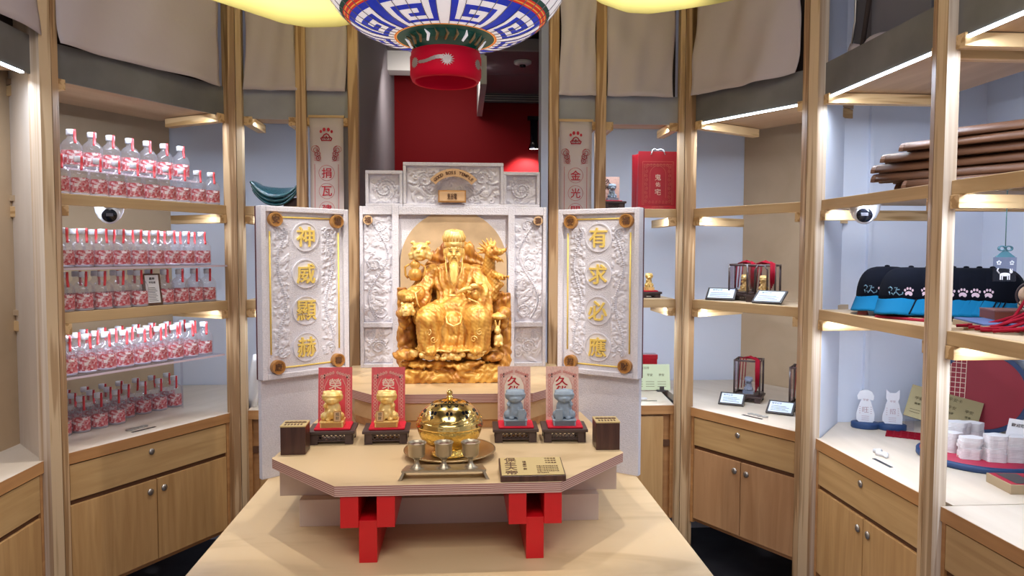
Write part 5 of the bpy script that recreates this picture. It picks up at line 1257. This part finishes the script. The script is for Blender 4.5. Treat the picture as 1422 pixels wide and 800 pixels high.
# red cords, books, box, cat figurine, hanging charm
x, y = atb(BT, .02, .13); t = thing('red_cord_bundle', 'tangled bundle of red cords right of the rightmost pine post', 'cord', (x, y, ZB), 0)
r = random.Random(9); g = G()
for k in range(16):
    ox = r.uniform(-.02, .05); oy = r.uniform(-.12, .04)
    g.tube([(ox-.06, oy+.05, .006+.002*(k % 4)), (ox-.02, oy+.01*math.sin(k), .010+.003*(k % 3)), (ox+.05, oy-.01, .030+.006*(k % 4)), (ox+.13, oy+.04+.01*math.cos(k), .075+.01*(k % 3)), (ox+.19, oy+.02, .055), (ox+.24, oy+.05, .02)], .0042, 6)
build('cord', g, REDCORD, t)
t = thing('cord_stack', 'stack of dark red woven cords behind the cat figurine', 'cord', (1.62, 2.10, ZB), .2)
for k in range(7): build('woven_layer', G().box(-.13, .12, -.03, .03, .004+.014*k, .015+.014*k), REDFELT if k % 2 else plain('maroon_weave', (.14, .02, .05), .8) if 'maroon_weave' not in bpy.data.materials else bpy.data.materials['maroon_weave'], t, bevel=.003)
t = thing('navy_folder', 'large navy folder with kraft edge lying on the shelf under the cat figurine', 'folder', (1.29, 1.70, ZB), -.30)
build('kraft_base', G().box(0, .36, -.0, .20, 0, .016), KRAFT, t, bevel=.001); build('navy_cover', G().box(.002, .36, .002, .20, .016, .021), plain('slate_blue_cover', (.08, .12, .26), .6), t, bevel=.001)
t = thing('blue_booklet', 'dark blue booklet lying on the navy folder', 'booklet', (1.45, 1.69, ZB+.021), -.22); build('cover', G().box(0, .22, 0, .13, 0, .020), plain('deep_blue', (.01, .05, .17), .5), t, bevel=.001); build('white_label', G().box(.12, .21, .04, .10, .0198, .0206), PAPER, t)
t = thing('brown_box', 'flat reddish brown wooden box under the cat figurine', 'box', (1.40, 1.80, ZB+.021), -.30); build('box_body', G().box(0, .22, 0, .10, 0, .022), plain('red_brown', (.16, .04, .02), .4), t, bevel=.001); build('box_lid', G().box(-.001, .221, -.001, .101, .022, .026), plain('red_brown_lid', (.22, .09, .07), .4), t, bevel=.001)
t = thing('cat_figurine', 'small white and ginger cat figurine behind a clear round frame', 'figurine', (1.50, 1.80, ZB+.047), -.5)
g = G(); e = g.ell; e((0, .01, .040), (.028, .034, .026)); e((0, -.012, .052), (.022, .018, .018))
for k in (-1, 1): e((k*.014, -.012, .068), (.006, .005, .008)); e((k*.013, -.012, .010), (.008, .010, .014)); e((k*.018, .02, .010), (.009, .011, .012))
remeshed('cat_body', g, plain('ginger_fur', (.46, .30, .18), .6), t, .0025)
g = G(); 
for k in (-1, 1): g.ell((k*.013, -.016, .005), (.009, .012, .006))
build('white_paw', g, CAMW, t)
build('ring_frame', G().lathe([(.036, -.002), (.039, -.002), (.039, .002), (.036, .002), (.036, -.002)], 40, T=Matrix.Translation((-.004, -.040, .040)) @ Matrix.Rotation(PI/2, 4, 'X')), STAND, t)
build('ring_lens', G().lathe([(0, 0), (.036, 0)], 40, T=Matrix.Translation((-.004, -.040, .040)) @ Matrix.Rotation(PI/2, 4, 'X')), ACRYL, t)
t = thing('hanging_charm', 'clear acrylic charm with white animal print hanging from a wire hook', 'charm', (1.35, 1.708, ZA-.02)); zt = -.04
build('wire_hook', G().tube([(-.05, 0, .0), (-.03, .0, -.008), (-.012, 0, -.002), (0, 0, -.006), (.018, 0, .004), (.05, .0, .000)], .0018, 6).tube([(-.02, .02, .014), (0, 0, -.006), (.03, -.01, .006)], .0014, 6), STEEL, t)
build('cord', G().tube([(0, 0, -.004), (0, 0, -.145)], .0012, 5), plain('teal_cord', (.03, .10, .10), .6), t)
g = G()
for s_ in (-1, 1): g.lathe([(.006, -.002), (.010, -.002), (.010, .002), (.006, .002), (.006, -.002)], 16, T=Matrix.Translation((s_*.009, 0, -.150)) @ Matrix.Rotation(PI/2, 4, 'X') @ Matrix.Diagonal((1.1, .7, 1, 1)))
g.add([(-.026, -.003, -.172), (.026, -.003, -.172), (.006, 0, -.156), (-.006, 0, -.156), (-.026, .003, -.172), (.026, .003, -.172)], [(0, 1, 2, 3), (4, 3, 2, 5), (0, 3, 4), (1, 5, 2)]); build('knot_cap', g, plain('teal_roof', (.05, .14, .18), .5), t)
build('acrylic_plate', G().box(-.030, .030, -.0015, .0015, -.232, -.172), mixshade('frosted_acrylic', (.72, .74, .82), (.8, .82, .9), .4, .2), t)
g = G(); g.ell((0, -.002, -.215), (.014, .0008, .0045)).ell((.016, -.002, -.208), (.0045, .0008, .004)).ell((.0135, -.002, -.203), (.0015, .0008, .003)).ell((.0185, -.002, -.203), (.0015, .0008, .003)); 
for k in (-.012, -.007, .007, .012): g.box(k-.0012, k+.0012, -.0025, -.0015, -.228, -.214)
for s_ in (-1, 1):
    for k in range(5): g.ell((s_*.017+.0042*math.cos(k*1.257+.3), -.002, -.186+.0042*math.sin(k*1.257+.3)), (.0021, .0008, .0021))
g.tube([(-.015, -.002, -.212), (-.021, -.002, -.205), (-.018, -.002, -.199)], .0016, 5)
build('white_print', g, CAMW, t)

# dog and cat cut-outs
def cutout(u_, d_, label, pts, extra):
    t = thing('paper_cutout', label, 'cut-out', (u_, d_, ZC), -.38)
    g = G(); g.lathe([(0, 0), (.040, 0), (.042, .003), (.042, .020), (.040, .022), (0, .022)], 28, T=Matrix.Diagonal((1.15, .8, 1, 1))); build('base', g, NAVYBASE, t)
    M = Matrix(((1, 0, 0, 0), (0, 0, -.004, .002), (0, 1, 0, .020), (0, 0, 0, 1)))
    g = G(); g.prism(pts, 0, 1, T=M); c = build('cutout_body', g, CAMW, t)
    g = G(); g.mesh(text(extra, .020, .0002), 0, TR(0, -.0028, .068))
    for k in range(3): _bar(g, -.012, .030+.007*k, .012, .030+.007*k, .0014, -.0026)
    g.mesh(text('平安', .009, .0002), 0, TR(0, -.0028, .105)); 
    for s_ in (-1, 1):
        for q in range(4): _bar(g, s_*.017, .055+.008*q, s_*.021, .055+.008*q, .0016, -.0026)
    build('print', g, plain('faint_print', (.45, .30, .33), .6) if 'faint_print' not in bpy.data.materials else bpy.data.materials['faint_print'], c)
dog = [(-.020, 0), (-.030, .010), (-.031, .034), (-.026, .050), (-.019, .075), (-.014, .086), (-.026, .084), (-.028, .100), (-.020, .116), (-.008, .122), (.008, .122), (.020, .116), (.028, .100), (.026, .084), (.014, .086), (.019, .075), (.026, .050), (.031, .034), (.030, .010), (.022, -.004), (.010, -.012), (-.004, -.010)]
cat = [(-.022, 0), (-.033, .012), (-.034, .032), (-.026, .052), (-.022, .075), (-.017, .086), (-.022, .096), (-.022, .128), (-.010, .116), (.010, .116), (.022, .128), (.022, .096), (.017, .086), (.022, .075), (.026, .052), (.034, .032), (.033, .012), (.034, -.004), (.020, -.014), (.010, -.004)]
cutout(1.495, 2.555, 'white dog-shaped cut-out on a navy base, left of the cat-shaped one', dog, '旺'); cutout(1.578, 2.520, 'white cat-shaped cut-out on a navy base, right of the dog-shaped one', cat, '招')

# gourd-shaped red panel leaning on the side wall, gold sign, red mat, tray with paper stacks
t = thing('gourd_board', 'large crimson gourd-shaped panel with navy rim and white lattice, leaning on the right wall', 'panel', (1.865, 2.45, ZC), -.80)
def gourd(s_):
    P = []
    for k in range(64):
        a = 2*PI*k/64; P.append((.165*s_*math.sin(a)*(1 if True else 0), .215+.178*s_*math.cos(a)*-1))
    return P
def gpoly(off):
    P = []; 
    for k in range(60): a = -PI*.5-.35+(2*PI+.0)*0+(PI+.7+0)*k/59*1.0; P.append(((.165-off)*math.cos(a+PI*.0), .165+(.165-off)*math.sin(a)))
    for k in range(40): a = .02+(PI-.04)*k/39; P.append(((.112-off)*math.cos(a), .345+(.112-off)*math.sin(a)))
    return P
big = [(-.165+0, 0)]
def outline(off):
    R_, r_, c1, c2 = .150-off, .088-off, .15, .335; P = []
    for k in range(56): a = math.radians(118)+math.radians(304)*k/55; P.append((R_*math.cos(a), c1+R_*math.sin(a)))
    for k in range(36): a = math.radians(-42)+math.radians(264)*k/35; P.append((r_*math.cos(a), c2+r_*math.sin(a)))
    return P
M = Matrix.Rotation(-.16, 4, 'X') @ Matrix(((1, 0, 0, 0), (0, 0, -.022, .0), (0, 1, 0, .0), (0, 0, 0, 1)))
build('navy_rim', G().prism(outline(0), 0, 1, T=M), NAVYBASE, t)
M2 = Matrix.Rotation(-.16, 4, 'X') @ Matrix(((1, 0, 0, 0), (0, 0, -.003, -.0222), (0, 1, 0, .0), (0, 0, 0, 1)))
fc = build('crimson_face', G().prism(outline(.016), 0, 1, T=M2), plain('crimson_board', (.30, .006, .022), .55), t)
g = G(); MM = Matrix.Rotation(-.16, 4, 'X'); h_ = G()
for k in range(6): xx = -.130+.016*k; zz = math.sqrt(max(0, .134**2-xx**2)); _bar(h_, xx, .15-zz*.3, xx, .15+zz*.99, .0020, -.0262)
for k in range(9): zz = .12+.018*k; lo = -math.sqrt(max(0, .134**2-(zz-.15)**2)); _bar(h_, min(lo, -.05), zz, -.050, zz, .0020, -.0262)
g.add(h_.v, h_.f, 0, False, MM); build('white_lattice', g, LINE_W, fc)
t = thing('gold_sign_board', 'tilted gold metal notice leaning in front of the gourd panel', 'sign', (1.72, 2.47, ZC+.028), -.60); M = Matrix.Rotation(-.50, 4, 'X') @ Matrix.Rotation(.22, 4, 'Y')
gb = build('plate', G().box(-.115, .115, 0, .004, .0, .125, T=M), GOLDP, t); g = G().mesh(text('神明帶路平安卡', .014, .0003), 0, M @ TR(0, -.001, .108))
for k in range(4): g.mesh(text('平安', .013, .0003), 0, M @ TR(-.082+.054*k, -.001, .077)); g.mesh(text('健康', .009, .0003), 0, M @ TR(-.082+.054*k, -.001, .056)); g.box(-.100+.054*k, -.066+.054*k, -.0012, -.0004, .030, .0315, T=M).box(-.100+.054*k, -.066+.054*k, -.0012, -.0004, .020, .0215, T=M)
build('lettering', g, plain('dark_olive_ink', (.10, .08, .03), .6), gb)
build('clear_foot', G().box(-.105, -.075, -.03, .02, -.027, .005), ACRYL, t)
t = thing('red_lattice_mat', 'dark red pierced mat lying on the counter before the gold sign', 'mat', (1.600, 2.42, ZC), -.60); g = G()
for k in range(9): g.box(-.09+.022*k, -.084+.022*k, -.05, .05, 0, .004)
for k in range(6): g.box(-.09, .092, -.05+.019*k, -.045+.019*k, .0005, .0045)
build('lattice', g, REDCORD, t)
t = thing('gourd_tray', 'round crimson tray with navy rim carrying the stacks of paper cards', 'tray', (1.625, 2.135, ZC), -.4)
build('navy_rim', G().lathe([(0, 0), (.170, 0), (.174, .004), (.174, .018), (.168, .020), (0, .019)], 64), NAVYBASE, t); build('crimson_face', G().lathe([(0, .0195), (.164, .0205), (.164, .0190)], 64), plain('crimson_tray', (.42, .02, .06), .6), t)
stacks = [(1.545, 2.165, .062, 'leftmost white paper stack, half hidden by the pine post'), (1.600, 2.205, .085, 'back white paper stack on the tray'), (1.655, 2.215, .080, 'back right white paper stack on the tray'),
          (1.560, 2.085, .066, 'front left white paper stack on the tray'), (1.618, 2.055, .080, 'large front white paper stack on the tray'), (1.668, 2.045, .078, 'rightmost white paper stack on the tray')]
for k, (x, y, h_, lb) in enumerate(stacks):
    t = thing('paper_stack', lb, 'paper stack', (x, y, ZC+.0206), -.5+.1*k, 'white paper card stacks on the tray')
    rr = random.Random(k); L_ = 6
    for q in range(L_):
        o_ = (rr.uniform(-.0025, .0025), rr.uniform(-.0025, .0025)); P = []
        for i in range(36):
            a = 2*PI*i/36; rad = .030*(1+.10*math.cos(5*a)); P.append((o_[0]+rad*1.15*math.cos(a), o_[1]+rad*.85*math.sin(a)))
        build('card_bundle', G().prism(P, h_*q/L_, h_*(q+1)/L_-.0006, 0, side=1), [PAPER, PAPER_E], t)
t = thing('white_card', 'white printed card leaning at the back of the paper stacks', 'card', (1.700, 2.10, ZC+.0206), -1.0); M = Matrix.Rotation(-.5, 4, 'X'); c = build('sheet', G().box(-.035, .05, .03, .032, .03, .13, T=M), PAPER, t); build('lettering', G().mesh(text('歡迎取用', .012, .0002), 0, M @ TR(0, .029, .11)), INK, c)
t = thing('pink_tag', 'small salmon paper tag lying on the tray beside the stacks', 'tag', (1.545, 2.095, ZC+.0206), -.5); build('tag_body', G().box(-.018, .018, -.008, .008, 0, .005), plain('salmon', (.72, .26, .22), .6), t, bevel=.001)
t = thing('charm_box', 'flat kraft box with red lining and printed charms at the right edge', 'box', (1.475, 1.815, ZC), -.12)
g = G().box(0, .26, 0, .11, 0, .026); build('kraft_sides', g, KRAFT, t, bevel=.001); bl_ = build('red_lining', G().box(.004, .256, .004, .106, .0255, .0268), REDFELT, t)
g = G(); rr = random.Random(2)
for k in range(36): xx, yy = .06+.18*rr.random(), .02+.07*rr.random(); g.ell((xx, yy, .0275), (.006, .005, .0012))
build('charm_print', g, LINE_W, bl_); build('black_panel', G().box(.02, .075, .01, .10, .0268, .0275), FRAMED, bl_)
